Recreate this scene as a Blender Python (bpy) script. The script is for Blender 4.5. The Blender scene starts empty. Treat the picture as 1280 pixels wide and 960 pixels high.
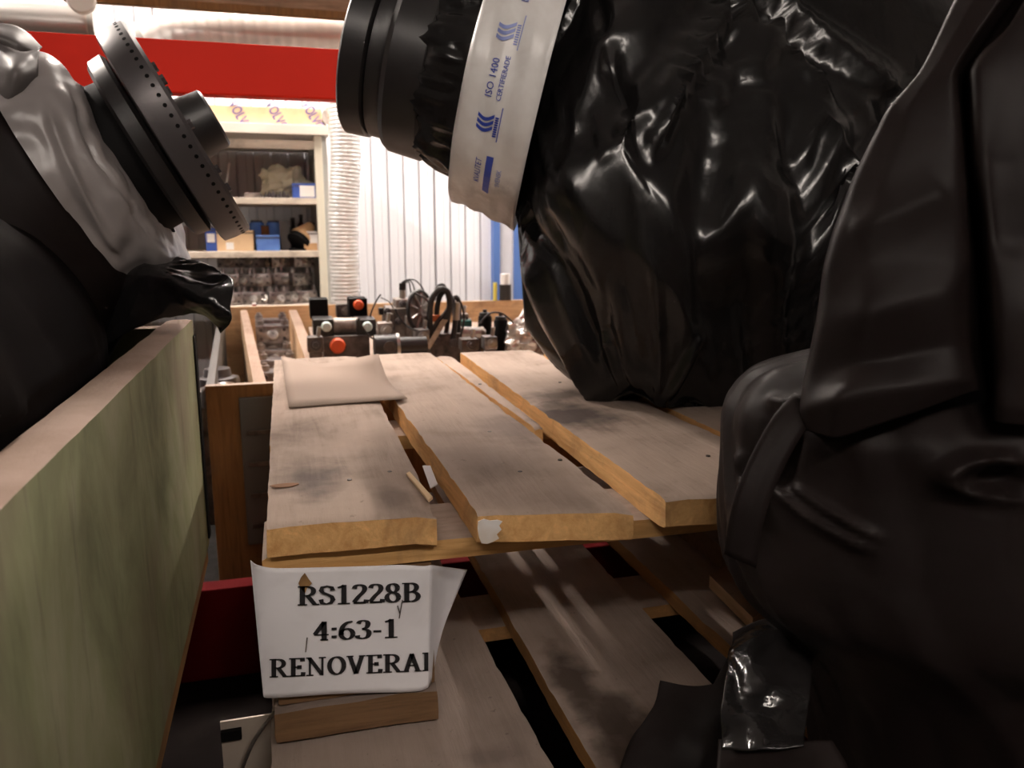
import bpy, bmesh, math, random
import numpy as np
from mathutils import Vector, Matrix, Euler

sc = bpy.context.scene
C = sc.collection
random.seed(5)
PI = math.pi

# ------------------------------------------------------------------ camera
F = 1000.0
YAW = math.atan(285 / math.hypot(1000, 195))
PIT = math.atan(.195)
O = np.array([0., 0., 1.5])
cam = bpy.data.cameras.new('camera')
co = bpy.data.objects.new('camera', cam); C.objects.link(co)
co.location = O
co.rotation_euler = (PI/2 - PIT, 0, -YAW)
cam.sensor_width = 36; cam.lens = 36*F/1280
cam.clip_start = .02
cam.dof.use_dof = True; cam.dof.focus_distance = .95
cam.dof.aperture_fstop = cam.lens/1000/.0034
sc.camera = co

# ------------------------------------------------------------------ light
w = bpy.data.worlds.new('world'); sc.world = w; w.use_nodes = True
w.node_tree.nodes['Background'].inputs[0].default_value = (.9, .85, .8, 1)
w.node_tree.nodes['Background'].inputs[1].default_value = .01
sc.view_settings.view_transform = 'Standard'
sc.view_settings.look = 'None'
sc.view_settings.gamma = 1
sc.view_settings.use_curve_mapping = False
sc.view_settings.exposure = 0.0

# every lamp: (x, y, z, length, watts, along) ; built with its fixture further down
LAMPS = [
    (.95, -2.6, 4.0, 1.5, 150, 'X'),
    (-2.6, 4.4, 4.5, 1.8, 640, 'Y'),
    (.2, 4.4, 4.5, 1.8, 640, 'Y'),
    (3.0, 4.4, 4.5, 1.8, 640, 'Y'),
    (-1.3, -2.6, 4.0, 1.5, 124, 'X'),
]
LAMP_COL = (1.0, .89, .80)

# ------------------------------------------------------------------ helpers
_fh = np.array([math.sin(YAW), math.cos(YAW), 0])
_fw = _fh*math.cos(PIT) + np.array([0, 0, -math.sin(PIT)])
_rt = np.array([math.cos(YAW), -math.sin(YAW), 0])
_up = np.cross(_rt, _fw)
def at(px, py, **k):
    """point of the line of sight through a pixel on the plane X=, Y=, Z= or at depth d="""
    d = _fw + (px-640)/F*_rt - (py-480)/F*_up
    (n, v), = k.items()
    if n == 'd': return O + d*v
    i = 'XYZ'.index(n)
    return O + d*((v-O[i])/d[i])
def proj(P):
    q = np.asarray(P) - O; z = q@_fw
    return np.stack([640+F*(q@_rt)/z, 480-F*(q@_up)/z], -1)

def hsh(ix, iy, iz, seed):
    h = (ix*374761393 + iy*668265263 + iz*2147483647 + seed*974711) & 0xffffffff
    h = ((h ^ (h >> 13))*1274126177) & 0xffffffff
    return ((h ^ (h >> 16)) & 0xffff)/32767.5 - 1
def noise(P, s=1., seed=0, oct=1):
    """value noise in -1..1, P (...,3) numpy"""
    out = 0; a = 1
    s = np.asarray(s)
    for o in range(oct):
        Q = np.asarray(P)*s*(2**o)
        I = np.floor(Q).astype(np.int64); f = Q-I; f = f*f*(3-2*f)
        r = 0
        for dx in (0, 1):
            for dy in (0, 1):
                for dz in (0, 1):
                    wgt = (f[..., 0] if dx else 1-f[..., 0])*(f[..., 1] if dy else 1-f[..., 1])*(f[..., 2] if dz else 1-f[..., 2])
                    r = r + wgt*hsh(I[..., 0]+dx, I[..., 1]+dy, I[..., 2]+dz, seed+o)
        out = out + a*r; a *= .5
    return out

def trinoise(U_, V_, seed=0):
    """creased facets: values on a jittered lattice joined by flat triangles"""
    P = np.stack([U_, V_, 0*U_], -1)
    U_ = U_+.35*noise(P, .9, seed+50); V_ = V_+.35*noise(P, .9, seed+60)
    I, J = np.floor(U_).astype(np.int64), np.floor(V_).astype(np.int64); fu, fv = U_-I, V_-J
    h = lambda a, b: hsh(a, b, 0*a, seed)
    a, b, c, d = h(I, J), h(I+1, J), h(I, J+1), h(I+1, J+1)
    return np.where(fu+fv < 1, a+(b-a)*fu+(c-a)*fv, d+(c-d)*(1-fu)+(b-d)*(1-fv))
def relax(G, n=1, closed=True):
    for _ in range(n):
        H = G.copy()
        H[1:-1] = .5*G[1:-1]+.25*(G[:-2]+G[2:])
        if closed: H = .5*H+.25*(np.roll(H, 1, 1)+np.roll(H, -1, 1))
        G = H
    return G

def link(name, me, m, parent=None, smooth=False, kind=None):
    o = bpy.data.objects.new(name, me); C.objects.link(o)
    if m:
        for mm in (m if isinstance(m, (list, tuple)) else [m]): me.materials.append(mm)
    if smooth: me.shade_smooth()
    if parent: o.parent = parent
    if kind: o['kind'] = kind
    return o
def tag(o, label, cat, group=None):
    o['label'] = label; o['category'] = cat
    if group: o['group'] = group
    return o
def thing(name, label, cat, loc=(0, 0, 0), group=None):
    o = bpy.data.objects.new(name, None); C.objects.link(o)
    o.empty_display_size = .05
    o.location = loc
    return tag(o, label, cat, group)
def part(root, o):
    """parent o (built in world coordinates) to an Empty that is only moved"""
    o.parent = root
    o.matrix_parent_inverse = Matrix.Translation(root.location).inverted()
    return o
def dup(root, loc, rotz=0, label=None):
    r = root.copy(); C.objects.link(r); r.location = loc; r.rotation_euler = (0, 0, rotz)
    if label: r['label'] = label
    for ch in list(root.children):
        c = ch.copy(); C.objects.link(c); c.parent = r
        for g in list(ch.children):
            d = g.copy(); C.objects.link(d); d.parent = c
    return r

class MB:
    def __init__(s): s.b = bmesh.new()
    def box(s, lo, hi, M=None, bev=0):
        vs = [s.b.verts.new((x, y, z)) for x in (lo[0], hi[0]) for y in (lo[1], hi[1]) for z in (lo[2], hi[2])]
        fs = [(0, 1, 3, 2), (4, 6, 7, 5), (0, 4, 5, 1), (2, 3, 7, 6), (0, 2, 6, 4), (1, 5, 7, 3)]
        F_ = [s.b.faces.new([vs[i] for i in f]) for f in fs]
        if M is not None: bmesh.ops.transform(s.b, matrix=M, verts=vs)
        if bev:
            es = list({e for f in F_ for e in f.edges})
            bmesh.ops.bevel(s.b, geom=es, offset=bev, segments=2, affect='EDGES', profile=.6)
        return s
    def lathe(s, prof, a=(0, 0, 0), d=(0, 0, 1), n=32, cap=True):
        """prof: (station, radius) along axis d from a"""
        a = Vector(a); d = Vector(d).normalized()
        u = d.orthogonal().normalized(); v = d.cross(u)
        rings = []
        for st, r in prof:
            rings.append([s.b.verts.new(a + d*st + (u*math.cos(2*PI*i/n)+v*math.sin(2*PI*i/n))*r) for i in range(n)])
        for A, B in zip(rings, rings[1:]):
            for i in range(n):
                s.b.faces.new((A[i], A[(i+1) % n], B[(i+1) % n], B[i]))
        if cap:
            if prof[0][1] > 1e-6: s.b.faces.new(rings[0][::-1])
            if prof[-1][1] > 1e-6: s.b.faces.new(rings[-1])
        return s
    def cyl(s, a, b, r, n=16, r2=None):
        L = (Vector(b)-Vector(a)).length
        return s.lathe([(0, r), (L, r if r2 is None else r2)], a, Vector(b)-Vector(a), n)
    def tube(s, pts, r, n=8, sub=6):
        P = np.array(catmull(np.array(pts, float), sub))
        rings = []; u = None
        for i, p in enumerate(P):
            t = Vector(P[min(i+1, len(P)-1)] - P[max(i-1, 0)]).normalized()
            if u is None: u = t.orthogonal().normalized()
            u = (u - t*u.dot(t)).normalized(); v = t.cross(u)
            rings.append([s.b.verts.new(Vector(p)+(u*math.cos(2*PI*k/n)+v*math.sin(2*PI*k/n))*r) for k in range(n)])
        for A, B in zip(rings, rings[1:]):
            for i in range(n): s.b.faces.new((A[i], A[(i+1) % n], B[(i+1) % n], B[i]))
        s.b.faces.new(rings[0][::-1]); s.b.faces.new(rings[-1])
        return s
    def torus(s, a, d, R, r, n=40, m=10):
        a = Vector(a); d = Vector(d).normalized(); u = d.orthogonal().normalized(); v = d.cross(u)
        rg = []
        for i in range(n):
            e = u*math.cos(2*PI*i/n)+v*math.sin(2*PI*i/n)
            rg.append([s.b.verts.new(a+e*(R+r*math.cos(2*PI*k/m))+d*r*math.sin(2*PI*k/m)) for k in range(m)])
        for i in range(n):
            for k in range(m):
                s.b.faces.new((rg[i][k], rg[(i+1) % n][k], rg[(i+1) % n][(k+1) % m], rg[i][(k+1) % m]))
        return s
    def prism(s, poly, vec):
        A = [s.b.verts.new(p) for p in poly]; B = [s.b.verts.new(Vector(p)+Vector(vec)) for p in poly]
        n = len(A)
        s.b.faces.new(A[::-1]); s.b.faces.new(B)
        for i in range(n): s.b.faces.new((A[i], A[(i+1) % n], B[(i+1) % n], B[i]))
        return s
    def build(s, name, m, root=None, smooth=False, parent=None):
        bmesh.ops.recalc_face_normals(s.b, faces=s.b.faces[:])
        me = bpy.data.meshes.new(name); s.b.to_mesh(me); s.b.free()
        if smooth: me.set_sharp_from_angle(angle=math.radians(smooth if smooth is not True else 40))
        o = link(name, me, m, parent)
        if smooth: me.shade_smooth() if False else None
        if smooth:
            me.polygons.foreach_set('use_smooth', [True]*len(me.polygons))
        if root: part(root, o)
        return o

def catmull(P, sub, closed=False):
    n = len(P); out = []
    rng = range(n if closed else n-1)
    for i in rng:
        if closed: p0, p1, p2, p3 = P[(i-1) % n], P[i], P[(i+1) % n], P[(i+2) % n]
        else: p0, p1, p2, p3 = P[max(i-1, 0)], P[i], P[i+1], P[min(i+2, n-1)]
        for k in range(sub):
            t = k/sub
            out.append(.5*((2*p1)+(-p0+p2)*t+(2*p0-5*p1+4*p2-p3)*t*t+(-p0+3*p1-3*p2+p3)*t**3))
    if not closed: out.append(P[-1])
    return out

def grid_mesh(name, G, closed_u=True, caps=True):
    """G (nv,nu,3): a lofted surface, closed round u"""
    nv, nu, _ = G.shape
    V = G.reshape(-1, 3)
    fs = []
    for j in range(nv-1):
        for i in range(nu if closed_u else nu-1):
            i2 = (i+1) % nu
            fs.append((j*nu+i, j*nu+i2, (j+1)*nu+i2, (j+1)*nu+i))
    if caps and closed_u:
        fs.append(tuple(range(nu))[::-1]); fs.append(tuple((nv-1)*nu+i for i in range(nu)))
    me = bpy.data.meshes.new(name); me.from_pydata(V.tolist(), [], fs); me.update()
    return me

def normals(G, closed=True):
    if closed: du = np.roll(G, -1, 1)-np.roll(G, 1, 1)
    else: du = np.gradient(G, axis=1)
    dv = np.gradient(G, axis=0)
    n = np.cross(du, dv); n /= np.linalg.norm(n, axis=-1, keepdims=True)+1e-9
    return n
def seg_dist(P, poly):
    """distance from points to a 3D polyline and how far along (0..1)"""
    best = np.full(P.shape[:-1], 1e9); along = np.zeros(P.shape[:-1]); n = len(poly)-1
    for i in range(n):
        a, b = poly[i], poly[i+1]; ab = b-a
        t = np.clip(((P-a)@ab)/(ab@ab+1e-12), 0, 1)
        d = np.linalg.norm(P-(a+t[..., None]*ab), axis=-1)
        m = d < best
        best = np.where(m, d, best); along = np.where(m, (i+t)/n, along)
    return best, along
def add_folds(G, folds, closed=True, sign=1):
    """folds: (pixel polyline, width m, height m[, sharp]); the polyline is laid onto the near side of the surface"""
    N = normals(G, closed)*sign
    view = G-O; front = (N*view).sum(-1) < 0
    uv = proj(G)
    D = np.zeros(G.shape[:2])
    for f in folds:
        pl, wd, ht = f[:3]; sharp = f[3] if len(f) > 3 else 1.6
        P3 = []
        for p in pl:
            dd = ((uv-np.array(p))**2).sum(-1) + np.where(front, 0, 1e6)
            k = np.unravel_index(np.argmin(dd), dd.shape); P3.append(G[k])
        sub = np.array(catmull(np.array(P3), 4)) if len(P3) > 2 else np.array(P3)
        d, al = seg_dist(G, sub)
        prof = np.clip(1-d/wd, 0, 1)**sharp
        fade = np.clip(np.minimum(al, 1-al)*5+.25, 0, 1)
        D = D + ht*prof*fade
    return G + N*D[..., None]

# ------------------------------------------------------------------ materials
def mat(name, col, rough=.6, metal=0., spec=.5):
    m = bpy.data.materials.new(name); m.use_nodes = True
    b = m.node_tree.nodes['Principled BSDF']
    b.inputs['Base Color'].default_value = (*col, 1); b.inputs['Roughness'].default_value = rough
    b.inputs['Metallic'].default_value = metal; b.inputs['Specular IOR Level'].default_value = spec
    return m
class NT:
    def __init__(s, m): s.t = m.node_tree; s.b = s.t.nodes['Principled BSDF']
    def n(s, typ, **k):
        x = s.t.nodes.new(typ)
        for a, v in k.items():
            if a.startswith('i_'):
                key = a[2:]; key = int(key) if key.isdigit() else key.replace('_', ' ')
                if isinstance(v, bpy.types.NodeSocket): s.t.links.new(v, x.inputs[key])
                else: x.inputs[key].default_value = v
            else: setattr(x, a, v)
        return x
    def l(s, a, b): s.t.links.new(a, b)
    def coord(s, scale=(1, 1, 1), which='Object', loc=(0, 0, 0), rot=(0, 0, 0)):
        c = s.n('ShaderNodeTexCoord'); mp = s.n('ShaderNodeMapping')
        mp.inputs['Scale'].default_value = scale; mp.inputs['Location'].default_value = loc; mp.inputs['Rotation'].default_value = rot
        s.l(c.outputs[which], mp.inputs[0]); return mp.outputs[0]
    def noise(s, vec, scale, detail=4, rough=.55, dist=0):
        x = s.n('ShaderNodeTexNoise'); s.l(vec, x.inputs['Vector'])
        x.inputs['Scale'].default_value = scale; x.inputs['Detail'].default_value = detail
        x.inputs['Roughness'].default_value = rough; x.inputs['Distortion'].default_value = dist
        return x.outputs['Fac']
    def ramp(s, fac, stops):
        r = s.n('ShaderNodeValToRGB'); s.l(fac, r.inputs[0]); e = r.color_ramp.elements
        while len(e) < len(stops): e.new(.5)
        for x, (p, c) in zip(e, stops):
            x.position = p; x.color = (*c, 1) if len(c) == 3 else c
        return r.outputs[0]
    def mix(s, fac, a, b, mode='MIX'):
        x = s.n('ShaderNodeMix', data_type='RGBA', blend_type=mode)
        for sock, v in ((x.inputs[0], fac), (x.inputs[6], a), (x.inputs[7], b)):
            if isinstance(v, bpy.types.NodeSocket): s.l(v, sock)
            elif isinstance(v, (int, float)): sock.default_value = v
            else: sock.default_value = (*v, 1)
        return x.outputs[2]
    def math(s, op, a, b=0.):
        x = s.n('ShaderNodeMath', operation=op)
        for i, v in enumerate((a, b)):
            if isinstance(v, bpy.types.NodeSocket): s.l(v, x.inputs[i])
            else: x.inputs[i].default_value = v
        return x.outputs[0]
    def bump(s, h, strength=.3, dist=.01):
        x = s.n('ShaderNodeBump'); s.l(h, x.inputs['Height'])
        x.inputs['Strength'].default_value = strength; x.inputs['Distance'].default_value = dist
        s.l(x.outputs[0], s.b.inputs['Normal'])
    def color(s, c): s.l(c, s.b.inputs['Base Color'])

def wood(name, raw=(.70, .405, .165), raw2=(.55, .275, .095), dust=(.385, .295, .24), dust2=(.19, .142, .115), dusty=1., axis='Y', stains_and_shadow=()):
    """pine: bare on the sides and cut ends, with grey dust lying on the upward faces"""
    m = mat(name, raw, .85, spec=.2); t = NT(m)
    sc_ = {'Y': (14, 1.2, 14), 'X': (1.2, 14, 14), 'Z': (14, 14, 1.2)}[axis]
    v = t.coord(sc_); v1 = t.coord()
    g = t.noise(v, 3.2, 6, .6, 1.2)
    g2 = t.noise(v, 11, 4, .6)
    base = t.ramp(t.math('ADD', t.math('MULTIPLY', g, .75), t.math('MULTIPLY', g2, .25)), [(.3, raw2), (.52, raw), (.7, tuple(min(1, c*1.25) for c in raw))])
    dirt = t.noise(v1, 9, 5, .65, .6)
    base = t.mix(t.ramp(dirt, [(.5, (0, 0, 0)), (.75, (.55, .55, .55))]), base, (.12, .075, .05))
    if dusty:
        geo = t.n('ShaderNodeNewGeometry'); sep = t.n('ShaderNodeSeparateXYZ'); t.l(geo.outputs['Normal'], sep.inputs[0])
        upf = t.ramp(sep.outputs[2], [(.55, (0, 0, 0)), (.9, (1, 1, 1))])
        cl = t.noise(v1, 5.5, 6, .6, .4)
        dc = t.ramp(t.math('ADD', t.math('MULTIPLY', cl, .7), t.math('MULTIPLY', g, .3)), [(.3, dust2), (.5, dust), (.68, tuple(min(1, c*1.18) for c in dust))])
        spk = t.noise(v1, 60, 3, .7)
        dc = t.mix(t.ramp(spk, [(.66, (0, 0, 0)), (.74, (.45, .45, .45))]), dc, (.07, .05, .045))
        for (x, y, rx, ry, a, c) in stains_and_shadow:
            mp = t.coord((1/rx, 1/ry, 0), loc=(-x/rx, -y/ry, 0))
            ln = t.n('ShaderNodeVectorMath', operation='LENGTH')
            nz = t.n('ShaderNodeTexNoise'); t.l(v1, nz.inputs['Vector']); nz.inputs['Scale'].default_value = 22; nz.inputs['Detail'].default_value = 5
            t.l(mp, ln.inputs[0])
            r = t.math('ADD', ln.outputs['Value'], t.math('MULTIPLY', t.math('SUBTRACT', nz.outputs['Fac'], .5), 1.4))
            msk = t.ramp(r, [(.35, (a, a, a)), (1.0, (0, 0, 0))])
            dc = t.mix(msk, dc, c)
        base = t.mix(t.math('MULTIPLY', upf, dusty), base, dc)
    t.color(base)
    h = t.math('ADD', g2, t.math('MULTIPLY', dirt, .8))
    t.bump(h, .35, .004)
    return m

def film(name, col=(.008, .0072, .0072), rough=.22, bump=.22, scale=7, stretch=(1, 1, .45), spec=.5):
    m = mat(name, col, rough, spec=spec); t = NT(m)
    v = t.coord(stretch)
    a = t.noise(v, scale, 3, .5, .8); b = t.noise(v, scale*5, 3, .55, .5)
    t.bump(t.math('ADD', a, t.math('MULTIPLY', b, .22)), bump, .02)
    r = t.noise(t.coord(), 3, 3)
    rr = t.n('ShaderNodeMapRange'); t.l(r, rr.inputs[0]); rr.inputs[3].default_value = rough*.8; rr.inputs[4].default_value = rough*1.4
    t.l(rr.outputs[0], t.b.inputs['Roughness'])
    dustn = t.noise(t.coord(), 6, 5, .65)
    t.color(t.mix(t.ramp(dustn, [(.5, (0, 0, 0)), (.8, (.3, .3, .3))]), col, (.03, .025, .023)))
    return m

M = {}
M['wood_top'] = wood('pallet_wood', stains_and_shadow=[(.02, 1.03, .05, .10, .65, (.075, .06, .06)), (.11, .93, .03, .05, .4, (.10, .08, .075)),
        (.47, 1.28, .09, .12, .8, (.045, .035, .035)), (.34, 1.22, .07, .12, .5, (.10, .08, .08)), (.5, 1.45, .10, .06, .6, (.06, .045, .04)), (.26, 1.05, .12, .12, .25, (.14, .11, .10)), (.20, 1.62, .08, .05, .35, (.42, .34, .29))])  # dark marks nearest the gearbox stand in for its shadow on the deck
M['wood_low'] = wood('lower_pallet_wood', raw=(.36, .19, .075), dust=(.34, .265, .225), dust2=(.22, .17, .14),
        stains_and_shadow=[(.345, .93, .035, .11, .95, (.085, .062, .05)), (.365, .83, .055, .10, .95, (.085, .062, .05)), (.375, .75, .07, .08, .95, (.085, .062, .05)), (.20, .80, .05, .03, .4, (.12, .09, .08))])
M['wood_stringer'] = wood('stringer_wood', raw=(.60, .35, .14), raw2=(.47, .25, .085), axis='X')
M['wood_block'] = wood('shaded_block_wood', raw=(.17, .095, .047), raw2=(.085, .045, .022), dust=(.2, .15, .125), dust2=(.12, .09, .07), axis='X')  # wood colour taken down to carry the shade below deck and label
M['pine'] = wood('pale_pine', raw=(.62, .43, .27), raw2=(.5, .32, .18), dust=(.34, .24, .185), dust2=(.24, .16, .12))
M['pine_x'] = wood('pale_pine_crosswise', raw=(.62, .40, .22), raw2=(.5, .30, .15), dust=(.5, .38, .28), dust2=(.36, .26, .18), axis='X')
M['brown_ply'] = wood('brown_board', raw=(.20, .095, .033), raw2=(.12, .052, .018), axis='Z')

def green_paint():
    m = mat('worn_green_paint', (.3, .33, .17), .75, spec=.25); t = NT(m)
    v = t.coord((8, 2.5, 1.1)); v1 = t.coord()
    a = t.noise(v, 2.2, 6, .6, 1.5); b = t.noise(v1, 3.2, 5, .6, .8); c = t.noise(t.coord((20, 9, 1.5)), 4, 4, .6)
    col = t.ramp(a, [(.3, (.20, .215, .11)), (.5, (.34, .35, .19)), (.68, (.44, .435, .27))])
    col = t.mix(t.ramp(b, [(.5, (0, 0, 0)), (.7, (.6, .6, .6))]), col, (.30, .235, .17))
    col = t.mix(t.ramp(c, [(.6, (0, 0, 0)), (.78, (.5, .5, .5))]), col, (.13, .12, .075))
    geo = t.n('ShaderNodeNewGeometry'); sep = t.n('ShaderNodeSeparateXYZ'); t.l(geo.outputs['Normal'], sep.inputs[0])
    upf = t.ramp(sep.outputs[2], [(.5, (0, 0, 0)), (.85, (1, 1, 1))])
    top = t.ramp(t.noise(v1, 8, 5), [(.3, (.27, .18, .13)), (.7, (.42, .30, .24))])
    t.color(t.mix(upf, col, top))
    t.bump(t.math('ADD', c, a), .25, .004)
    return m
M['green'] = green_paint()
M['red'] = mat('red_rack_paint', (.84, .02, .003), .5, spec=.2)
M['red_shaded'] = mat('red_rack_paint_shaded', (.075, .003, .004), .8, spec=.04)  # same rack red, darkened for the shade under the pallets
M['film'] = film('black_polythene')
M['film_soft'] = film('black_polythene_dull', rough=.42, bump=.12, scale=5, spec=.5, col=(.0105, .0073, .0068))
M['film_soft'].node_tree.nodes['Principled BSDF'].inputs['IOR'].default_value = 1.16
M['film_shaded'] = film('black_polythene_shaded', rough=.6, bump=.12, scale=5, spec=.5, col=(.0045, .0032, .003))  # same black film with shade in its colour, for lower wrap and load
M['film_shaded'].node_tree.nodes['Principled BSDF'].inputs['IOR'].default_value = 1.05
M['film_crinkle'] = film('black_polythene_crinkled', rough=.15, bump=.35, scale=9, stretch=(1, 1, 1))
M['black'] = mat('black_rubber', (.018, .016, .016), .38)
M['black_matt'] = mat('black_matt', (.005, .0045, .0045), .7, spec=.1)
M['graphite'] = mat('dark_cast_iron', (.085, .075, .077), .36, .4)
def ducttape():
    m = mat('grey_duct_tape', (.2, .18, .175), .33, spec=.6); t = NT(m)
    v = t.coord((1, 1, 1)); a = t.noise(v, 5, 3, .5, .6); b = t.noise(v, 28, 3)
    t.color(t.ramp(a, [(.3, (.24, .215, .21)), (.7, (.38, .345, .33))]))
    t.bump(t.math('ADD', a, t.math('MULTIPLY', b, .15)), .3, .01); return m
M['tape'] = ducttape()
def whitetape():
    m = mat('white_packing_tape', (.88, .85, .83), .3, spec=.5); t = NT(m)
    v = t.coord((1, 1, 1)); a = t.noise(v, 10, 4, .6, .5)
    sep = t.n('ShaderNodeSeparateXYZ'); t.l(t.coord(), sep.inputs[0])
    low = t.math('ADD', sep.outputs[2], t.math('MULTIPLY', t.math('SUBTRACT', t.noise(v, 30, 4, .7), .5), .05))
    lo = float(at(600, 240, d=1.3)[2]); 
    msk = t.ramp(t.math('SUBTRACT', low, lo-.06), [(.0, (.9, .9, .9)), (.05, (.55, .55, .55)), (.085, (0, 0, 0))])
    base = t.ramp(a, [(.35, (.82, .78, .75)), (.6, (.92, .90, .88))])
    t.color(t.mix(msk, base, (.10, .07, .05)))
    t.bump(a, .15, .006); return m
M['white_tape'] = whitetape()
M['ink_blue'] = mat('blue_ink', (.045, .085, .50), .45)
M['ink_pale'] = mat('pale_blue_ink', (.30, .36, .72), .45)
M['ink_black'] = mat('black_ink', (.012, .011, .013), .6)
M['ink_box'] = mat('purple_box_ink', (.14, .11, .28), .7)
def paper():
    m = mat('white_label_paper', (.80, .79, .82), .65, spec=.25); t = NT(m)
    v = t.coord(); a = t.noise(v, 7, 5, .6, .4)
    t.color(t.ramp(a, [(.3, (.76, .73, .75)), (.5, (.87, .85, .88))]))
    t.bump(t.noise(v, 14, 3), .15, .004); return m
M['paper'] = paper()
M['cardboard_grey'] = mat('dusty_cardboard', (.36, .275, .225), .85, spec=.15)
def foil():
    m = mat('aluminium_foil', (.74, .71, .67), .3, .9); t = NT(m)
    v = t.coord((1, 1, 1)); a = t.noise(v, 12, 4, .6, 1.)
    t.bump(a, .5, .02); return m
M['foil'] = foil()
M['duct_foil'] = mat('white_duct_foil', (.84, .82, .80), .35, .35)
M['duct'] = mat('galvanised_duct', (.62, .58, .55), .35, .75)
M['wall'] = mat('white_sheet_metal', (.70, .69, .72), .45, spec=.4)
M['shelf_wood'] = wood('pale_shelf_paint', raw=(.70, .62, .52), raw2=(.6, .52, .42), dust=(.66, .58, .5), dust2=(.5, .43, .36), axis='X')
M['shelf_white'] = mat('cream_shelf_paint', (.80, .74, .66), .5)
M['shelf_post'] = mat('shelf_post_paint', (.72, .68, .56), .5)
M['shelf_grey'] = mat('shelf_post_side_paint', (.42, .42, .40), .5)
def cartonm(name, a, b):
    m = mat(name, a, .8, spec=.2); t = NT(m)
    t.color(t.ramp(t.noise(t.coord(), 9, 4), [(.35, b), (.6, a)])); return m
M['carton'] = cartonm('brown_carton', (.66, .43, .24), (.55, .34, .18))
M['carton_pale'] = cartonm('pale_carton', (.72, .52, .32), (.62, .43, .26))
M['blue'] = cartonm('blue_carton', (.07, .14, .50), (.05, .10, .38))
M['blue_light'] = cartonm('light_blue_carton', (.13, .26, .62), (.09, .18, .5))
M['white'] = mat('white_print', (.85, .83, .82), .6)
M['blue_paint'] = mat('blue_door_paint', (.07, .14, .36), .5)
M['orange'] = mat('orange_plastic_cap', (.80, .10, .018), .45)
M['pale_plug'] = mat('pale_green_plug', (.62, .74, .70), .35)
def cast(name, a, b, rough, metal):
    m = mat(name, a, rough, metal); t = NT(m); v = t.coord()
    n = t.noise(v, 18, 5, .65, .5); t.color(t.ramp(n, [(.38, b), (.62, a)])); t.bump(n, .4, .01); return m
M['alu'] = cast('cast_aluminium', (.42, .39, .38), (.17, .15, .15), .34, .8)
M['steel'] = cast('worn_steel', (.60, .57, .55), (.36, .33, .31), .28, .9)
M['iron'] = cast('greasy_iron', (.15, .12, .105), (.045, .036, .033), .45, .5)
M['casting'] = cast('grey_brown_casting', (.34, .29, .255), (.12, .10, .088), .5, .4)
M['bag'] = mat('cloudy_bag', (.55, .50, .36), .35)
M['concrete'] = cast('grey_concrete', (.028, .026, .025), (.018, .017, .016), .95, 0)
M['concrete'].node_tree.nodes['Principled BSDF'].inputs['Specular IOR Level'].default_value = .1
M['ceil'] = mat('grey_ceiling_sheet', (.22, .21, .205), .7)
M['brown_beam'] = wood('brown_beam', raw=(.26, .16, .10), raw2=(.18, .10, .06), dusty=0, axis='X')
M['grey_plastic'] = mat('grey_crate_plate', (.085, .078, .074), .5)
M['teal'] = mat('dark_teal_paint', (.02, .14, .12), .5)

# ------------------------------------------------------------------ the setting
M['wall_dark'] = mat('dark_side_wall_paint', (.10, .09, .085), .7)
def struct(name, mb, m, smooth=False):
    o = mb.build(name, m, smooth=smooth); o['kind'] = 'structure'; return o
XL, XR, YF, YB, ZC = -5.5, 6.5, -5.0, 6.2, 5.2
struct('floor', MB().box((XL, YF, -.1), (XR, YB, 0)), M['concrete'])
struct('ceiling', MB().box((XL, YF, ZC), (XR, YB, ZC+.1)), M['ceil'])
struct('wall_left', MB().box((XL-.1, YF, 0), (XL, YB, ZC)), M['wall_dark'])
struct('wall_right', MB().box((XR, YF, 0), (XR+.1, YB, ZC)), M['wall_dark'])
struct('wall_front', MB().box((XL, YF-.1, 0), (XR, YF, ZC)), M['wall_dark'])
wb = struct('wall_back', MB().box((XL, YB, 0), (XR, YB+.1, ZC)), M['wall'])
# ribbed sheets on the back wall, one object per sheet
pitch = .118
nrib = 8
def sheet():
    prof = []
    for k in range(nrib):
        x = k*pitch
        prof += [(x, 0), (x+.004, .030), (x+.010, .030), (x+.014, 0), (x+.069, 0), (x+.073, .006), (x+.077, 0)]
    prof.append((nrib*pitch-.004, 0))
    b = MB()
    top = [b.b.verts.new((x, y, ZC)) for x, y in prof]; bot = [b.b.verts.new((x, y, 0)) for x, y in prof]
    for i in range(len(prof)-1): b.b.faces.new((bot[i], bot[i+1], top[i+1], top[i]))
    return b
s0 = sheet().build('sheet_panel', M['wall'], parent=wb); s0.location = (XL, YB-.036, 0)
n_sheets = int((XR-XL)/(nrib*pitch))+1
for k in range(1, n_sheets):
    s = s0.copy(); C.objects.link(s); s.parent = wb; s.location = (XL+k*nrib*pitch, YB-.036, 0)
# door with a blue frame at the right end of the visible wall
dx0 = at(616, 300, Y=6.12)[0]; dx1 = at(652, 300, Y=6.12)[0]
dr = struct('door_1', MB().box((dx0+.04, 6.10, 0), (dx0+.16, 6.18, 2.3)), cartonm('grey_door_leaf', (.50, .49, .52), (.47, .46, .49)))
o = MB().box((dx0-.005, 6.07, 0), (dx0+.045, 6.17, 2.30)).box((dx0-.005, 6.07, 2.30), (dx0+.45, 6.17, 2.36)).build('door_frame', M['blue_paint'], parent=dr)
o = MB().box((dx0+.16, 6.08, 0), (dx0+.42, 6.17, 2.30)).build('door_panel', M['blue_paint'], parent=dr)

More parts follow.
